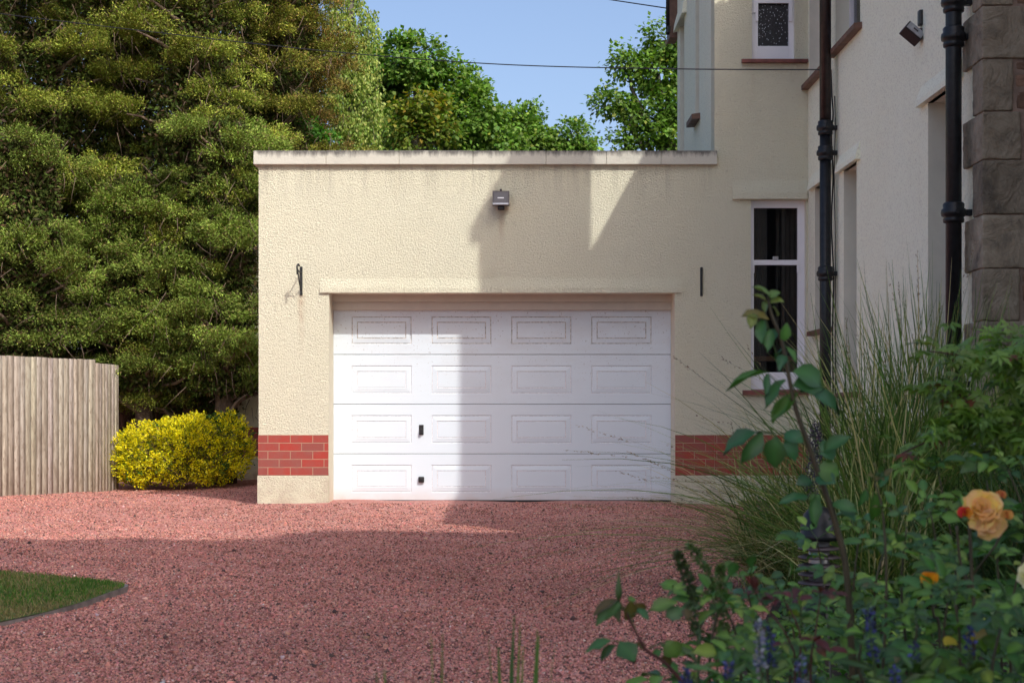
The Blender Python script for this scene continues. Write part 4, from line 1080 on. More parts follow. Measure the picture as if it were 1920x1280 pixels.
# yellow shrub
def golden(seed=61):
    rng = np.random.default_rng(seed); cx, cy = PX(338, 22.2), 22.2
    t = empty('golden_shrub', (cx, cy, gz(cx, cy)), 'bright golden yellow leafed shrub between the fence and the garage', 'shrub')
    mb = MB(); parts = []
    blobs = [(235, 855, 34, 50), (275, 850, 55, 62), (330, 845, 62, 62), (385, 840, 58, 66), (430, 835, 46, 62), (300, 815, 45, 28), (360, 810, 42, 30), (425, 800, 32, 28), (255, 880, 40, 30), (340, 880, 55, 28), (400, 880, 40, 28), (450, 850, 24, 45)]
    for (px, py, rx, rz) in blobs:
        p = P(px, py, cy); rx, rz = rx/F*cy, rz/F*cy
        nt = int(1500*rx*rz); tp = ell(nt, rng)*np.array([rx, rx*.8+.1, rz])
        for j in range(0, nt, 9): limb(mb, Vector((cx+rng.normal(0, .15), cy+.1, 0)), p+Vector(tp[j]*.85), .012, .004, rng, 0, 4, 4, .15)
        k = 15; org = np.repeat(tp, k, 0)+rng.normal(0, .028, (nt*k, 3)); out = unit(np.repeat(tp, k, 0))
        u = unit(out*.9+rdir(nt*k, rng)*.7+np.array([0, 0, .3])); w_ = rdir(nt*k, rng)*.6+np.array([0, -.3, .7])
        gr = .12 if not (395 < px < 440 and py < 845) else .5
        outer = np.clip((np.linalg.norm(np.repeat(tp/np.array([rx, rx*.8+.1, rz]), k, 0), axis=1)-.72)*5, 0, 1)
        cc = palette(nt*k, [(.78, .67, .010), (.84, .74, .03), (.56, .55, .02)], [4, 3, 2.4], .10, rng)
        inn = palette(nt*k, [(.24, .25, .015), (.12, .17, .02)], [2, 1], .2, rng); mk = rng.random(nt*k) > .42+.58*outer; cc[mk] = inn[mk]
        gg = palette(nt*k, [(.05, .14, .025)], [1], .2, rng); mk = np.repeat(rng.random(nt) < gr*.45, k); cc[mk] = gg[mk]
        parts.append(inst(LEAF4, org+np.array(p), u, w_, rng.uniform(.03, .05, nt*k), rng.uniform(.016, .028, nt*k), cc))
    v, f, c = cat(parts)
    keep_low = None
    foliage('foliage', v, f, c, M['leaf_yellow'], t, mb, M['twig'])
golden()

# ================================================================== the bed
def blades(name, x, y, n, L0, L1, seed, label, cols, wts, spread=.22, droop=(.6, 1.3), width=.0035, fan=(0, 0), lift=(.15, 1.0), group=None, heads=0, z0=.03, az=None, seg=9, catg='ornamental grass'):
    rng = np.random.default_rng(seed); t = empty(name, (x, y, z0), label, catg, group)
    L = rng.uniform(L0, L1, n)*np.where(rng.random(n) < .25, .6, 1); a = rng.uniform(0, 2*math.pi, n) if az is None else rng.normal(az[0], az[1], n)
    el = rng.uniform(lift[0], lift[1], n)          # horizontal push per length
    dr = rng.uniform(droop[0], droop[1], n); r0 = np.abs(rng.normal(0, spread, n)); a0 = rng.uniform(0, 2*math.pi, n)
    s = np.linspace(0, 1, seg)[None]
    hx = np.cos(a)+fan[0]; hy = np.sin(a)+fan[1]
    bend = el[:, None]*(s*.5+dr[:, None]*s**2*.5)
    zz = np.maximum(.0, s*(1-.25*el[:, None])-el[:, None]*dr[:, None]*.42*s**2.3)
    wob = rng.normal(0, .02, (n, 2))
    PX_ = x+(r0*np.cos(a0))[:, None]+L[:, None]*(hx[:, None]*bend+wob[:, :1]*np.sin(s*5))
    PY_ = y+(r0*np.sin(a0))[:, None]+L[:, None]*(hy[:, None]*bend+wob[:, 1:]*np.sin(s*4))
    PZ_ = z0+L[:, None]*zz
    wd = width*rng.uniform(.6, 1.3, n)[:, None]*np.array([.9]+[1]*(seg-4)+[.8, .5, .15])[None]
    # blade width runs across the view as seen from anywhere: random side vectors
    sd = unit(np.stack([-hy+rng.normal(0, .5, n), hx*0.3+rng.normal(0, .5, n), rng.normal(0, .15, n)], 1)); sd[:, 0] += np.sign(sd[:, 0])*.5; sd = unit(sd)
    A = np.stack([PX_, PY_, PZ_], 2); V = np.stack([A-sd[:, None]*wd[..., None]/1, A+sd[:, None]*wd[..., None]/1], 2).reshape(-1, 3)
    b = (np.arange(n)*seg*2)[:, None]; i = (np.arange(seg-1)*2)[None]; a_ = (b+i).ravel()
    Fc = np.stack([a_, a_+1, a_+3, a_+2], 1)
    cc = np.repeat(palette(n, cols, wts, .2, rng), seg*2, 0)
    npmesh('blades', V, Fc, cc, M['grass_blade'], t)
    if heads:
        pts = []
        idx = rng.choice(n, heads, replace=False)
        for q in idx:
            k = 26; tt = rng.random(k)*.16
            p1, p0 = A[q, -1], A[q, -3]
            pts.append((p1[None]-(p1-p0)[None]*tt[:, None]*4+rng.normal(0, .003, (k, 3)), np.repeat((p1-p0)[None], k, 0)))
        o_ = np.concatenate([p[0] for p in pts]); d_ = unit(np.concatenate([p[1] for p in pts]))
        v, f, c = inst(LEAF4, o_, d_+rdir(len(o_), rng)*.5, rdir(len(o_), rng), .016, .004, palette(len(o_), [(.20, .12, .08), (.26, .19, .11)], [1, 1], .2, rng))
        npmesh('seed_heads', v, f, c, M['grass_blade'], t)
    return t
gcol = [(.10, .18, .04), (.15, .22, .06), (.06, .12, .03), (.36, .34, .16), (.50, .45, .26)]
gw = [4, 3, 3, 2, .8]
blades('ornamental_grass', 1.95, 8.2, 1050, .9, 1.85, 71, 'big arching clump of fine green grass behind the tall rose shoot', gcol, gw, .16, (.5, 1.5), .0032, (-.15, 0), (.1, 1.0), 'fine ornamental grasses in the bed', 60)
blades('ornamental_grass', 2.35, 8.8, 950, 1.0, 2.1, 72, 'tallest fine grass clump reaching up across the thick drainpipe', gcol, gw, .2, (.4, 1.3), .0034, (-.1, 0), (.05, .8), 'fine ornamental grasses in the bed', 60)
blades('ornamental_grass', 1.62, 8.9, 1100, .6, 1.25, 73, 'lower grass clump leaning out over the gravel in front of the red brick band', gcol, [3, 3, 3, 3, 1.5], .15, (.7, 1.7), .003, (-.35, -.1), (.2, 1.2), 'fine ornamental grasses in the bed', 90)
blades('ornamental_grass', 2.75, 8.0, 900, .8, 1.7, 74, 'fine grass clump in front of the foot of the stone quoins', gcol, gw, .2, (.4, 1.2), .0034, (0, 0), (.05, .8), 'fine ornamental grasses in the bed', 20)
blades('ornamental_grass', 1.75, 7.5, 900, .5, .95, 75, 'short dense tuft of grass beside the bollard light', gcol, gw, .16, (.7, 1.6), .0032, (-.1, -.1), (.1, 1.0), 'fine ornamental grasses in the bed')
blades('ornamental_grass', 2.5, 7.2, 1000, .6, 1.05, 76, 'dark green grass tuft standing behind the yellow rose', [(.03, .07, .02), (.05, .10, .025), (.12, .12, .05)], [4, 3, 1], .25, (.5, 1.2), .004, (0, 0), (.1, .8), 'fine ornamental grasses in the bed')
# loose blades at the bottom of the picture
def tuft(px, py_top, Y, n, seed, label, h=None, w=.004, cols=None):
    zt = PZ(py_top, Y); z0 = .03
    blades('grass_tuft', PX(px, Y), Y, n, (zt-z0)*.86, (zt-z0)*1.04, seed, label, cols or [(.07, .17, .035), (.12, .21, .05), (.05, .11, .03)], [3, 2, 2], .012, (.1, .5), w*1.7, (0, 0), (.02, .16), 'loose upright grass blades at the bottom edge', 0, z0, None, 8, 'grass')
tuft(962, 1128, 2.7, 10, 81, 'upright tuft of green blades at the bottom edge below the door centre', w=.0038)
tuft(822, 1192, 2.6, 4, 82, 'thin leaning stalk at the bottom edge left of the centre tuft', w=.0024)
tuft(1050, 1215, 2.6, 5, 83, 'pair of short blades at the bottom edge right of the centre tuft', w=.0036)
tuft(745, 1240, 2.5, 7, 84, 'low blades at the bottom edge, leftmost of the tufts', w=.003)
tuft(1160, 1225, 2.7, 2, 85, 'two short blades below the low rose sprig', w=.0028)

NEAR = [(.06, .155, .03), (.11, .22, .035), (.045, .115, .035), (.19, .29, .05)]
def sprig(path, rr, mat, t):
    m = MB(); pts = catmull([Vector(p) for p in path], 5); n = len(pts)
    m.tube(pts, [rr*(1-.6*i/(n-1)) for i in range(n)], 8); m.build('stem', mat, t); return pts
def pinnate(o, d, L, k, leaf, rng, col, parts, up=(0, -.35, .8), droop=.25):
    """compound leaf: k pairs of leaflets and one at the end, on a short stalk"""
    d = np.array(d, float); d /= np.linalg.norm(d); o = np.array(o, float); up = np.array(up, float)
    side = np.cross(d, up); side /= max(np.linalg.norm(side), 1e-6)
    O, U, Wn, Ls = [], [], [], []
    for i in range(k):
        s = (i+.8)/(k+.4); p = o+d*L*s-np.array([0, 0, droop*L*s*s])
        for sg in (-1, 1):
            O.append(p); U.append(d*.55+side*sg*.9+rng.normal(0, .14, 3)-np.array([0, 0, droop*.7])); Wn.append(up+rng.normal(0, .25, 3)); Ls.append(leaf*rng.uniform(.75, 1.05))
    O.append(o+d*L-np.array([0, 0, droop*L])); U.append(d+rng.normal(0, .1, 3)-np.array([0, 0, droop])); Wn.append(up+rng.normal(0, .2, 3)); Ls.append(leaf*1.12)
    n = len(O); Ls = np.array(Ls)
    parts.append(inst(LEAFO, np.array(O), np.array(U), np.array(Wn), Ls, Ls*.62, palette(n, col[0], col[1], .15, rng)))
    return [Vector(o), Vector(o+d*L*.5-np.array([0, 0, droop*L*.25])), Vector(o+d*L-np.array([0, 0, droop*L]))]
def leafset(t, parts, stalks, mat='leaf_near', smat='stem_green'):
    v, f, c = cat(parts); m = MB()
    for s in (stalks or []): m.tube(s, .0013, 5)
    foliage('leaves', v, f, c, M[mat], t, m, M[smat], True)

# tall rose shoot crossing the window
rng = np.random.default_rng(91); YR = 3.35
t = empty('rose_shoot', P(1590, 1240, YR), 'tall young rose shoot with big drooping leaves crossing the lower window', 'rose')
pts = sprig([P(1600, 1290, YR), P(1588, 1080, YR), P(1568, 985, YR), P(1545, 915, YR), P(1518, 840, YR), P(1492, 765, YR), P(1478, 700, YR), P(1466, 640, YR), P(1447, 590, YR), P(1440, 555, YR)], .0075, M['stem'], t)
parts, st = [], []
dk = ([(.03, .11, .045), (.045, .135, .04), (.06, .16, .03)], [3, 3, 2]); yg = ([(.16, .20, .04), (.10, .17, .04), (.22, .19, .05)], [2, 2, 1])
def one(px, py, tx, ty, wd, col, n=(.0, -.5, .8), dy=0):
    a = P(px, py, YR+dy); b = P(tx, ty, YR+dy+rng.uniform(-.03, .03)); L = (b-a).length
    parts.append(inst(LEAFO, np.array([a]), np.array([b-a]), np.array([n])+rng.normal(0, .08, 3), L, wd, palette(1, col[0], col[1], .1, rng)))
one(1440, 698, 1360, 720, .035, dk, (0, -.15, 1)); one(1475, 712, 1428, 760, .035, dk, (-.4, -.6, .5)); one(1490, 742, 1440, 790, .036, dk, (-.5, -.6, .4))
one(1488, 695, 1545, 715, .06, dk, (0, -.9, .5)); one(1485, 725, 1548, 722, .055, dk, (0, -.8, .4)); one(1500, 732, 1584, 766, .05, dk, (.1, -.6, .7)); one(1500, 735, 1443, 788, .034, dk, (-.3, -.8, .3))
one(1438, 700, 1437, 742, .016, dk)
one(1440, 598, 1390, 585, .04, yg, (0, -.5, .8)); one(1412, 588, 1408, 612, .025, yg); one(1430, 600, 1424, 640, .03, dk, (-.5, -.8, 0)); one(1445, 618, 1438, 655, .03, dk); one(1462, 620, 1440, 636, .03, dk, (0, -.8, .5))
one(1465, 640, 1478, 606, .028, dk, (.3, -.9, 0)); one(1478, 650, 1450, 668, .02, dk); one(1475, 650, 1494, 676, .018, dk); one(1470, 665, 1462, 690, .022, dk); one(1445, 562, 1418, 532, .026, yg); one(1440, 560, 1462, 545, .028, yg); one(1440, 568, 1415, 548, .022, yg); one(1442, 568, 1468, 562, .026, yg); one(1440, 565, 1430, 586, .026, yg); one(1448, 575, 1462, 590, .02, yg)
for (px, py, tx, ty, w) in ((1425, 808, 1355, 842, .036), (1432, 812, 1392, 865, .038), (1455, 815, 1452, 878, .05), (1478, 815, 1490, 862, .036), (1470, 812, 1505, 825, .04), (1545, 845, 1590, 815, .036), (1535, 850, 1568, 838, .05), (1530, 880, 1575, 885, .055), (1528, 895, 1565, 900, .05), (1520, 900, 1495, 905, .035),
                          (1515, 930, 1462, 938, .026), (1528, 930, 1528, 985, .03), (1538, 925, 1520, 945, .03), (1560, 945, 1608, 955, .03), (1570, 950, 1604, 972, .036), (1640, 920, 1640, 978, .03), (1625, 915, 1612, 950, .02), (1650, 915, 1668, 880, .016)):
    one(px, py, tx, ty, w, dk, (rng.normal(0, .2), -.8, .5))
st += [[P(1492, 765, YR), P(1470, 730, YR), P(1440, 700, YR)], [P(1518, 840, YR), P(1480, 815, YR), P(1425, 808, YR)], [P(1520, 850, YR), P(1545, 845, YR)], [P(1540, 905, YR), P(1528, 930, YR)], [P(1550, 935, YR), P(1570, 945, YR)], [P(1478, 700, YR), P(1455, 660, YR), P(1436, 600, YR), P(1412, 588, YR)], [P(1470, 660, YR), P(1468, 620, YR)], [P(1488, 740, YR), P(1500, 735, YR)]]
for q in range(8): st.append([P(1480, 812, YR), P(1430+q*6, 812, YR)])
leafset(t, parts, st)

def rose_plant(name, label, stems, seed, leaf=.045, k=3, L=.10, cols=None, thick=.004, group=None, step=.075, smat='stem', z_end=None, catg='rose'):
    """stems: list of pixel paths at a distance: [(px,py,Y),...]"""
    rng = np.random.default_rng(seed); b = P(*stems[0][0]); t = empty(name, (b.x, b.y, .03), label, catg, group)
    cols = cols or (NEAR, [3, 3, 3, 1]); parts, st = [], []
    for path in stems:
        p0 = P(*path[0]); full = [Vector((p0.x+rng.normal(0, .04), p0.y+.03, .03))]+[P(*q) for q in path]
        pts = sprig(full, thick, M[smat], t); acc = 0; az = rng.uniform(0, 6)
        for i in range(1, len(pts)):
            acc += (pts[i]-pts[i-1]).length
            if acc > step:
                acc = 0; az += 2.4; d = (math.cos(az), math.sin(az)*.8, rng.uniform(.1, .6))
                st.append(pinnate(pts[i], d, L*rng.uniform(.7, 1.2), k, leaf*rng.uniform(.75, 1.15), rng, cols, parts))
        for q in range(3): st.append(pinnate(pts[-1], (rng.normal(0, .7), rng.normal(0, .5), .7), L*.6, 1, leaf*.7, rng, cols, parts))
    leafset(t, parts, st)
    return t
# low rose sprig at the lower centre
rng = np.random.default_rng(92); Y_ = 2.95
t = empty('rose_sprig', P(1290, 1300, Y_), 'low rose sprig with rounded leaves and a pointed bud over the gravel', 'rose')
YR = Y_; parts, st = [], []
sprig([P(1330, 1330, YR), P(1278, 1275, YR), P(1245, 1240, YR), P(1212, 1218, YR), P(1198, 1195, YR), P(1180, 1160, YR), P(1172, 1140, YR)], .0042, M['stem_red'], t)
lg = ([(.04, .12, .04), (.06, .15, .05), (.08, .15, .03)], [3, 2, 2]); rd_ = ([(.12, .09, .03), (.09, .07, .025)], [1, 1])
for (px, py, tx, ty, w, c_) in ((1160, 1125, 1112, 1144, .028, rd_), (1162, 1128, 1118, 1168, .03, lg), (1165, 1135, 1155, 1168, .032, lg), (1182, 1125, 1178, 1165, .036, rd_), (1190, 1130, 1214, 1148, .022, rd_), (1195, 1140, 1215, 1158, .018, lg), (1180, 1128, 1190, 1118, .018, lg),
                              (1218, 1143, 1268, 1124, .034, lg), (1248, 1158, 1284, 1140, .032, lg), (1285, 1140, 1290, 1160, .026, rd_), (1148, 1200, 1098, 1218, .024, lg), (1155, 1208, 1122, 1238, .02, lg), (1160, 1205, 1192, 1236, .05, lg), (1192, 1205, 1214, 1214, .02, rd_), (1252, 1200, 1272, 1232, .044, lg), (1240, 1218, 1222, 1228, .016, lg), (1240, 1230, 1262, 1252, .026, rd_), (1310, 1168, 1334, 1142, .018, lg)):
    one(px, py, tx, ty, w, c_, (rng.normal(0, .25), -.75, .55))
st += [[P(1198, 1195, YR), P(1180, 1150, YR), P(1160, 1126, YR)], [P(1212, 1218, YR), P(1190, 1206, YR), P(1148, 1200, YR)], [P(1185, 1150, YR), P(1220, 1145, YR)], [P(1215, 1215, YR), P(1252, 1200, YR)], [P(1275, 1270, YR), P(1310, 1230, YR), P(1312, 1165, YR), P(1250, 1158, YR)]]
m = MB(); b0 = P(1160, 1122, YR); m.lathe([(.002, 0), (.0065, .012), (.007, .02), (.004, .034), (.0015, .05), (.0005, .062)], (b0.x, b0.y, b0.z-.004), 10); m.build('bud', M['stem_green'], t)
m = MB(); m.tube([P(1175, 1150, YR), P(1163, 1135, YR), b0], .002, 6); m.build('bud_stalk', M['stem_green'], t)
leafset(t, parts, st)

# general rose and perennial growth that fills the lower right
fill = [
 ('bushy dark rose below and left of the yellow bloom', [[(1700, 1290, 3.5), (1690, 1100, 3.5), (1700, 990, 3.5)], [(1740, 1290, 3.6), (1760, 1080, 3.6), (1745, 960, 3.6)], [(1650, 1290, 3.5), (1640, 1120, 3.4), (1655, 1040, 3.4)]], 101),
 ('dark leafy rose at the right edge above the yellow bloom', [[(1880, 1290, 3.9), (1870, 1050, 3.9), (1850, 900, 3.9)], [(1930, 1290, 3.8), (1925, 1000, 3.8), (1890, 880, 3.8)], [(1800, 1290, 4.0), (1790, 1050, 4.0), (1760, 890, 4.0)]], 102),
 ('leafy rose in the bottom right corner', [[(1860, 1340, 2.9), (1870, 1200, 2.9), (1900, 1140, 2.9)], [(1790, 1340, 3.0), (1800, 1210, 3.0), (1790, 1130, 3.0)], [(1930, 1340, 2.8), (1940, 1220, 2.8), (1920, 1170, 2.8)]], 103),
 ('mid green rose growth under the bollard light', [[(1560, 1300, 3.7), (1548, 1120, 4.6), (1532, 1010, 4.6)], [(1610, 1300, 3.8), (1600, 1120, 3.8), (1612, 1000, 3.8)], [(1480, 1300, 3.6), (1490, 1200, 3.6), (1470, 1120, 3.6)]], 104),
 ('loose green growth between the low sprig and the bollard light', [[(1390, 1300, 3.3), (1380, 1190, 3.3), (1350, 1120, 3.3)], [(1430, 1300, 3.5), (1420, 1200, 3.5), (1400, 1100, 3.5)], [(1330, 1300, 3.2), (1335, 1200, 3.2), (1345, 1150, 3.2)]], 105),
 ('dense low greenery at the bottom edge right of the centre', [[(1510, 1330, 3.1), (1515, 1240, 3.1), (1500, 1190, 3.1)], [(1620, 1330, 3.1), (1610, 1250, 3.1), (1620, 1180, 3.1)], [(1700, 1330, 3.1), (1710, 1250, 3.1), (1720, 1170, 3.1)], [(1430, 1330, 3.0), (1440, 1270, 3.0), (1430, 1220, 3.0)]], 106),
 ('leafy growth between the rose bud and the right edge', [[(1820, 1320, 3.4), (1830, 1150, 3.4), (1800, 1050, 3.4)], [(1900, 1320, 3.5), (1895, 1150, 3.5), (1920, 1040, 3.5)], [(1760, 1320, 3.3), (1770, 1180, 3.3), (1780, 1110, 3.3)]], 107),
]
for lb, stems, sd in fill:
    rose_plant('rose_bush', lb, stems, sd, .052 if sd != 106 else .045, 3, .12, None, .0045, 'dark leafed rose bushes filling the lower right', .042)
# red leaved young shoots
rose_plant('rose_shoot', 'young shoots with dark red leaves in front of the bollard light', [[(1490, 1300, 3.0), (1480, 1200, 3.0), (1420, 1120, 3.0)], [(1500, 1300, 3.0), (1500, 1190, 3.0), (1475, 1130, 3.0)], [(1520, 1300, 3.0), (1530, 1180, 3.0), (1538, 1120, 3.0)]], 111, .034, 1, .05, ([(.10, .022, .025), (.07, .02, .02), (.13, .06, .035)], [3, 3, 1]), .003, None, .16, 'stem_red')
rose_plant('rose_shoot', 'slender upright shoot with small leaves between the bollard light and the yellow rose', [[(1650, 1300, 3.2), (1662, 1100, 3.2), (1655, 960, 3.2), (1640, 905, 3.2)]], 112, .03, 1, .05, ([(.05, .11, .03), (.10, .09, .03)], [3, 2]), .004, None, .13)

# upright veronica like spikes at left of the bed
def spike(name, label, path, seed, n=200, r=.012, cols=((.05, .10, .03), (.07, .13, .04)), rr=.0022, frac=.6, size=.011, group=None, cg='flower spike', mat='leaf_near', pet=None):
    rng = np.random.default_rng(seed); p0 = P(*path[0]); t = empty(name, (p0.x, p0.y, .03), label, cg, group)
    pts = sprig([Vector((p0.x, p0.y+.02, .03))]+[P(*q) for q in path], rr, M['stem_green'], t)
    a = np.array([tuple(p) for p in pts]); k0 = int(len(a)*(1-frac)); s = rng.random(n)*(len(a)-1-k0)+k0; i = s.astype(int); fr = (s-i)[:, None]
    c0 = a[i]*(1-fr)+a[np.minimum(i+1, len(a)-1)]*fr; taper = (1-.55*(s-k0)/(len(a)-k0))[:, None]
    out = rdir(n, rng); n_ = n; org = c0+out*r*taper*rng.uniform(.2, 1, (n, 1))
    v, f, c = inst(LEAF4, org, out+np.array([0, 0, .5]), rdir(n, rng), size, size*.7, palette(n, cols, [1]*len(cols), .2, rng))
    npmesh('flower_spike', v, f, c, M[mat], t)
    kk = 14; j = rng.integers(1, max(2, k0), kk); uu = rdir(kk, rng)*np.array([1, .8, .4])+np.array([0, 0, .4])
    v, f, c = inst(LEAFO, a[j], uu, rdir(kk, rng)*.4+np.array([0, -.4, .8]), rng.uniform(.04, .08, kk), .016, palette(kk, [(.05, .12, .03), (.08, .15, .03)], [1, 1], .2, rng))
    npmesh('leaves', v, f, c, M['leaf_near'], t, True)
gs = 'green budding spikes left of the roses'
spike('budding_spike', 'slightly dark green budding spike leaning left over the gravel', [(1310, 1290, 3.0), (1304, 1160, 3.0), (1292, 1090, 3.0), (1270, 1040, 3.0)], 121, 320, .011, ((.05, .085, .03), (.04, .07, .025)), group=gs)
spike('budding_spike', 'lighter green spike just right of the leaning dark one, bent at the tip', [(1345, 1290, 3.3), (1340, 1150, 3.3), (1325, 1070, 3.3), (1292, 1022, 3.3)], 122, 320, .011, ((.07, .14, .04), (.10, .17, .05)), group=gs)
spike('budding_spike', 'upright pale green spike beside the red leaved shoots', [(1360, 1290, 3.2), (1358, 1170, 3.2), (1350, 1080, 3.2), (1352, 1065, 3.2)], 123, 260, .010, ((.08, .15, .04), (.10, .17, .05)), group=gs)
blue = ((.06, .07, .24), (.10, .11, .36), (.05, .07, .10)); pale = ((.30, .31, .48), (.16, .18, .36), (.40, .40, .48))
gb = 'blue flower spikes low in the bed'
spike('blue_flower_spike', 'deep blue flower spike left of the orange bud', [(1640, 1300, 2.9), (1634, 1215, 2.9), (1629, 1140, 2.9)], 131, 90, .008, blue, frac=.45, group=gb, mat='petal')
spike('blue_flower_spike', 'tall pale lilac flower spike under the red leaved shoots', [(1428, 1310, 2.8), (1424, 1240, 2.8), (1421, 1165, 2.8)], 132, 102, .008, pale, frac=.6, group=gb, mat='petal')
spike('blue_flower_spike', 'violet blue spike just right of the pale lilac one', [(1448, 1310, 2.9), (1446, 1240, 2.9), (1444, 1180, 2.9)], 133, 66, .007, blue, frac=.5, group=gb, mat='petal')
spike('blue_flower_spike', 'small blue spike at the bottom edge under the low sprig', [(1288, 1330, 2.7), (1286, 1290, 2.7), (1284, 1255, 2.7)], 134, 54, .008, blue, frac=.6, group=gb, mat='petal')
spike('blue_flower_spike', 'small blue spike at the bottom edge left of the lilac one', [(1365, 1330, 2.7), (1366, 1290, 2.7), (1367, 1244, 2.7)], 135, 54, .007, blue, frac=.5, group=gb, mat='petal')
spike('blue_flower_spike', 'pale spike at the bottom edge right of the lilac one', [(1506, 1340, 2.7), (1504, 1290, 2.7), (1500, 1230, 2.7)], 136, 66, .008, pale+blue, frac=.6, group=gb, mat='petal')
spike('blue_flower_spike', 'blue spike half hidden in leaves below the orange bud', [(1725, 1330, 2.9), (1718, 1260, 2.9), (1712, 1205, 2.9)], 137, 36, .008, blue, frac=.4, group=gb, mat='petal')
spike('blue_flower_spike', 'blue tip above the fallen yellow petals', [(1822, 1330, 2.85), (1820, 1260, 2.85), (1818, 1180, 2.85)], 138, 36, .007, blue, frac=.25, group=gb, mat='petal')
spike('blue_flower_spike', 'blue spike at the bottom edge between the lilac one and the orange bud', [(1680, 1340, 2.8), (1678, 1300, 2.8), (1676, 1255, 2.8)], 139, 48, .008, blue, frac=.5, group=gb, mat='petal')

# yellow rose with blooms
def petal_t(nu=5, nv=5, cup=.5, curl=.25):
    V = []; Fc = []
    for i in range(nu):
        for j in range(nv):
            u = i/(nu-1); v = (j/(nv-1)-.5)*2; wv = math.sin(math.pi*(.12+.72*u))**.7
            ruff = .05*math.sin(v*7)*u
            V.append([u, v*.62*wv, cup*(v*v*.35*wv)+cup*(1-(1-u)**2)*.35-curl*max(0, u-.75)*2.2+ruff])
    for i in range(nu-1):
        for j in range(nv-1):
            a = i*nv+j; Fc.append([a, a+1, a+nv+1, a+nv])
    return np.array(V), np.array(Fc)
PET = petal_t()
def bloom(t, c, rad, seed, cols, tip, face=(-.1, -.75, .6), n=30, name='bloom', op0=.12, op1=1.05):
    rng = np.random.default_rng(seed); face = unit(np.array(face, float)); a1 = unit(np.cross(face, [0, 0, 1.0])); a2 = np.cross(face, a1)
    O, U, Wn, L = [], [], [], []
    for i in range(n):
        s = i/n; az = i*2.39996; op = op0+(op1-op0)*s**.75     # opening angle from the axis
        rad_d = a1*math.cos(az)+a2*math.sin(az)
        d = face*math.cos(op*1.35)+rad_d*math.sin(op*1.35)
        O.append(np.array(c)+rad_d*rad*.10*s-face*rad*.2*s); U.append(d+rng.normal(0, .10, 3)); Wn.append(face*math.sin(op*1.35)-rad_d*math.cos(op*1.35)+rng.normal(0, .1, 3)); L.append(rad*(.5+.55*s)*rng.uniform(.88, 1.1))
    L = np.array(L); cc = palette(n, cols, [1]*len(cols), .05, rng)
    if n > 12: cc = cc*np.linspace(.0, 1, n)[:, None]**.6*np.array([.12, .25, .5])+cc*np.array([.92, .80, .55])
    v, f, c_ = inst(PET, np.array(O), np.array(U), np.array(Wn), L, L*1.05, cc)
    uu = np.tile(PET[0][:, 0], n)[:, None]; tipc = np.array(tip); k = np.clip((uu-.7)*1.8, 0, .6)
    c_ = c_*(1-k)+tipc*k
    npmesh(name, v, f, c_, M['petal'], t, True)
def rosebud(t, px, py, Y, s, cols, seed):
    p = P(px, py, Y); bloom(t, p, s, seed, cols, cols[1], (0, -.05, 1), 9, 'bud', .04, .22)
    m = MB(); m.lathe([(.001, -s*.5), (s*.3, -s*.3), (s*.33, -.0), (s*.22, s*.12)], (p.x, p.y, p.z-s*.1), 10); m.build('calyx', M['stem_green'], t)
YB_ = 3.3
yc = [(.82, .60, .14), (.84, .64, .22), (.82, .54, .14)]
b = P(1820, 1290, YB_); t = empty('yellow_rose', (b.x, b.y, .03), 'large apricot yellow rose bloom with red edged buds at the right', 'rose')
m = MB(); m.tube(catmull([Vector((b.x, b.y+.03, .03)), P(1826, 1200, YB_), P(1822, 1080, YB_), P(1818, 985, YB_)], 6), .004, 8); m.tube(catmull([P(1824, 1120, YB_), P(1802, 1060, YB_), P(1794, 985, YB_)], 5), .003, 8)
m.tube([P(1822, 1080, YB_), P(1868, 1020, YB_), P(1888, 975, YB_)], .0025, 8); m.build('stem', M['stem'], t)
bloom(t, P(1842, 955, YB_), .042, 141, yc, (.85, .42, .32), (-.25, -.8, .5), 34)
bloom(t, P(1853, 978, YB_-.01), .038, 145, [(.80, .52, .20), (.82, .56, .30)], (.85, .45, .34), (.15, -.75, -.25), 12, 'outer_petals')
rosebud(t, 1810, 968, YB_-.03, .024, [(.75, .30, .03), (.62, .05, .05)], 142); rosebud(t, 1888, 972, YB_-.01, .024, [(.72, .40, .14), (.68, .25, .1)], 143); rosebud(t, 1877, 932, YB_+.02, .018, [(.72, .30, .12), (.65, .2, .1)], 144)
b = P(1745, 1300, 3.2); t = empty('rose_bud', (b.x, b.y, .03), 'single orange rose bud on its own stem left of the big bloom', 'rose')
m = MB(); m.tube(catmull([Vector((b.x, b.y, .03)), P(1762, 1220, 3.2), P(1750, 1150, 3.2), P(1744, 1098, 3.2)], 6), .003, 8); m.build('stem', M['stem'], t)
rosebud(t, 1743, 1094, 3.2, .032, [(.80, .38, .02), (.75, .16, .02)], 146)
b = P(1925, 1300, 3.1); t = empty('pale_rose', (b.x, b.y, .03), 'pale cream rose cut by the right edge of the picture', 'rose')
m = MB(); m.tube([Vector((b.x, b.y, .03)), P(1935, 1180, 3.1), P(1925, 1105, 3.1)], .003, 8); m.build('stem', M['stem'], t)
bloom(t, P(1944, 1078, 3.1), .038, 147, [(.72, .66, .36), (.75, .72, .50)], (.78, .76, .62), (-.4, -.7, .5), 26)
rng = np.random.default_rng(148); b = P(1810, 1202, 2.95)
t = empty('fallen_petals', b, 'curled dull yellow petals caught on leaves near the bottom right', 'petals')
v, f, c = inst(PET, np.array([P(1795, 1205, 2.95), P(1812, 1200, 2.95), P(1826, 1196, 2.95)]), np.array([[-1, 0, -.1], [1, .2, .2], [.8, 0, .3]]), np.array([[0, -.4, .8]]*3), .026, .024, palette(3, [(.45, .36, .04), (.6, .48, .2)], [2, 1], .1, rng))
npmesh('petal', v, f, c, M['petal'], t, True)

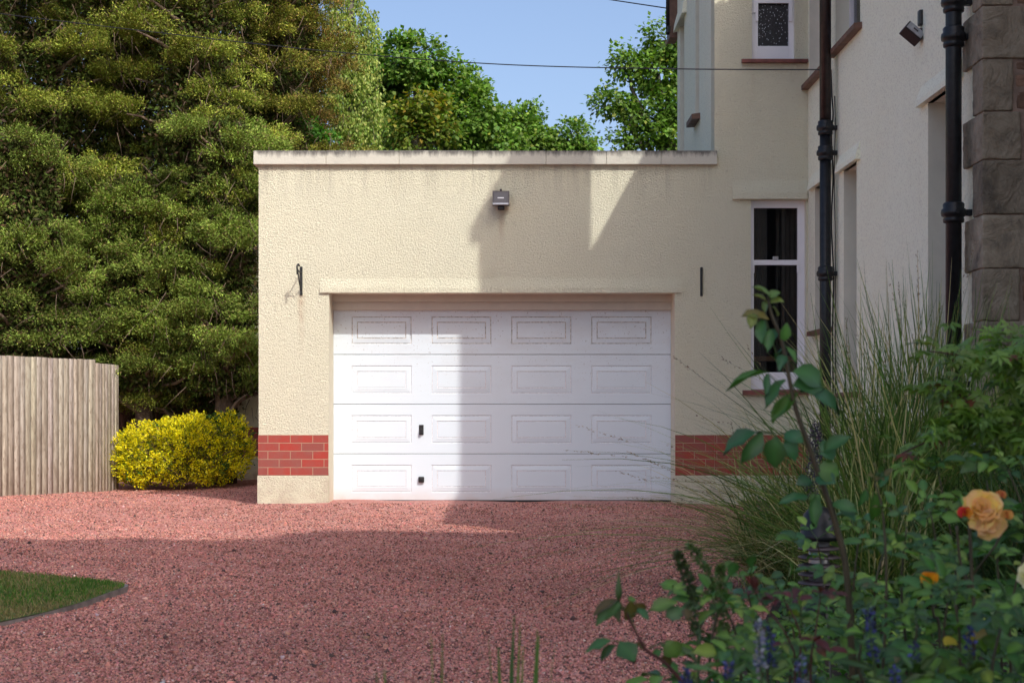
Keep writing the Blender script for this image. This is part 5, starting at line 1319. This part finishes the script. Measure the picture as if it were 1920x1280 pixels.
# japanese maple branches entering from the right
rng = np.random.default_rng(151); YM = 4.1
t = empty('japanese_maple', (PX(2080, 4.3), 4.3, .03), 'japanese maple with pale green cut leaves reaching in from the right edge', 'maple')
m = MB(); br = [[(1960, 735, 4.2), (1880, 700, 4.15), (1820, 670, 4.1), (1740, 658, 4.05)], [(1970, 700, 4.1), (1920, 672, 4.1), (1870, 675, 4.1)], [(1960, 790, 4.2), (1900, 800, 4.1), (1850, 808, 4.1), (1795, 800, 4.1)],
      [(1970, 770, 4.2), (1880, 770, 4.15), (1800, 778, 4.1), (1760, 815, 4.05), (1690, 850, 4.0)], [(1960, 640, 4.3), (1900, 650, 4.3), (1870, 640, 4.3)], [(1850, 808, 4.1), (1835, 785, 4.1), (1800, 740, 4.1), (1750, 722, 4.1)], [(1970, 850, 4.2), (1900, 840, 4.2), (1830, 850, 4.2)]]
base = Vector((PX(2080, 4.3), 4.3, .03)); m.tube([base, P(2060, 900, 4.3), P(2010, 780, 4.3)], .02, 8)
parts, ends = [], []
for path in br:
    pts = catmull([P(2010, 780, 4.3)]+[P(*q) for q in path], 6); n = len(pts); m.tube(pts, [.006*(1-.7*i/(n-1)) for i in range(n)], 6)
    for i in range(5, n, 1):
        for q in range(3):
            p = np.array(pts[i])+rng.normal(0, .028, 3)*np.array([1, 1.6, .75]); d = unit(np.array([rng.normal(-.45, .5), rng.normal(-.1, .5), rng.normal(-.15, .25)]))
            col = palette(1, [(.15, .27, .04), (.11, .21, .035), (.20, .31, .06), (.20, .06, .035)], [4, 4, 2, .35], .15, rng); L = rng.uniform(.035, .06)
            parts.append(inst(PALM, p[None]+d[None]*.01, d[None], (np.array([0, -.35, .85])+rng.normal(0, .3, 3))[None], L, L, col))
v, f, c = cat(parts); foliage('leaves', v, f, c, M['leaf_near'], t, m, M['stem_red'])

# lavender tufts far back in the bed and low cover
rng = np.random.default_rng(161)
spike('lavender', 'dull purple lavender heads under the rose shoot in front of the side wall', [(1518, 1000, 7.5), (1525, 880, 7.5), (1530, 800, 7.5)], 162, 700, .05, ((.08, .06, .12), (.05, .045, .07), (.10, .09, .14)), frac=.5, size=.012, cg='lavender', mat='petal')
n = 16000; y = RNG.uniform(2.6, 8.5, n); x = RNG.uniform(-.2, 3.3, n); bx_ = np.array([bed_x(a) for a in y]); k = (x > bx_+.06) & (x < .345*y+.2); x, y, bx_ = x[k], y[k], bx_[k]; n = len(x)
hh = np.clip((x-bx_)*.7, .05, .32)*np.where(y < 5.5, 1.0, .75)
z = .03+RNG.random(n)*hh
L = RNG.uniform(.03, .06, n)
v, f, c = inst(LEAFO, np.stack([x, y, z], 1), rdir(n)*np.array([1, 1, .5])+np.array([0, 0, .3]), rdir(n)*.5+np.array([0, -.3, .8]), L, L*.5, palette(n, NEAR+[(.05, .10, .03)], [3, 3, 3, 1, 2], .2))
o = npmesh('ground_cover', v, f, c, M['leaf_near'], None, True); tag(o, 'low mixed green leaves covering the soil of the planting bed', 'ground cover', kind='stuff')
for (px, Y, h, R, sd_) in ((20, 27.5, 10.2, 1.7, 31), (180, 28, 9.4, 1.6, 32), (330, 28, 10.5, 1.8, 33), (470, 28.5, 10.2, 1.7, 34)):
    conifer(PX(px, Y), Y, h, R, sd_, {31: 'dark conifer of the back row, farthest left', 32: 'dark conifer of the back row seen through the gap near the top left', 33: 'dark conifer of the back row behind the broad bright one', 34: 'dark conifer of the back row behind the brown tinged one'}[sd_], 34, 900, [(.09, .12, .025), (.07, .10, .02)], [1, 1], .5)
# ================================================================== camera, light
cam_d = bpy.data.cameras.new('camera'); cam = bpy.data.objects.new('camera', cam_d); C.objects.link(cam)
cam.location = (0, 0, CH); cam.rotation_euler = (math.radians(90), 0, 0)
cam_d.lens = F*36/1920; cam_d.sensor_width = 36; cam_d.shift_y = (HZ-640)/1920
cam_d.clip_start = .05; cam_d.clip_end = 2000
cam_d.dof.use_dof = True; cam_d.dof.focus_distance = 16.5; cam_d.dof.aperture_fstop = 8.0
S.camera = cam
sd = Vector((-.56, 1, -1.02)).normalized()      # the way the sunlight travels
sun_d = bpy.data.lights.new('sun', 'SUN'); sun = bpy.data.objects.new('sun', sun_d); C.objects.link(sun)
sun_d.energy = 2.0; sun_d.angle = math.radians(.5); sun_d.color = (1, .96, .89)
sun.rotation_euler = sd.to_track_quat('-Z', 'Y').to_euler(); sun.location = (8, -12, 14)
w = bpy.data.worlds.new('World'); S.world = w; w.use_nodes = True
nt = w.node_tree; bg = nt.nodes['Background']
sky = nt.nodes.new('ShaderNodeTexSky'); sky.sky_type = 'NISHITA'; sky.sun_disc = False
to = -sd; sky.sun_elevation = math.asin(to.z); sky.sun_rotation = math.atan2(to.x, to.y)
sky.air_density = .7; sky.dust_density = 4.0; sky.ozone_density = 1.1; sky.altitude = 30
nt.links.new(sky.outputs[0], bg.inputs['Color']); bg.inputs['Strength'].default_value = .15
S.view_settings.view_transform = 'Standard'; S.view_settings.look = 'None'; S.view_settings.exposure = .66; S.view_settings.gamma = 1
S.render.engine = 'CYCLES'
S.cycles.max_bounces = 8; S.cycles.diffuse_bounces = 4; S.cycles.transparent_max_bounces = 12
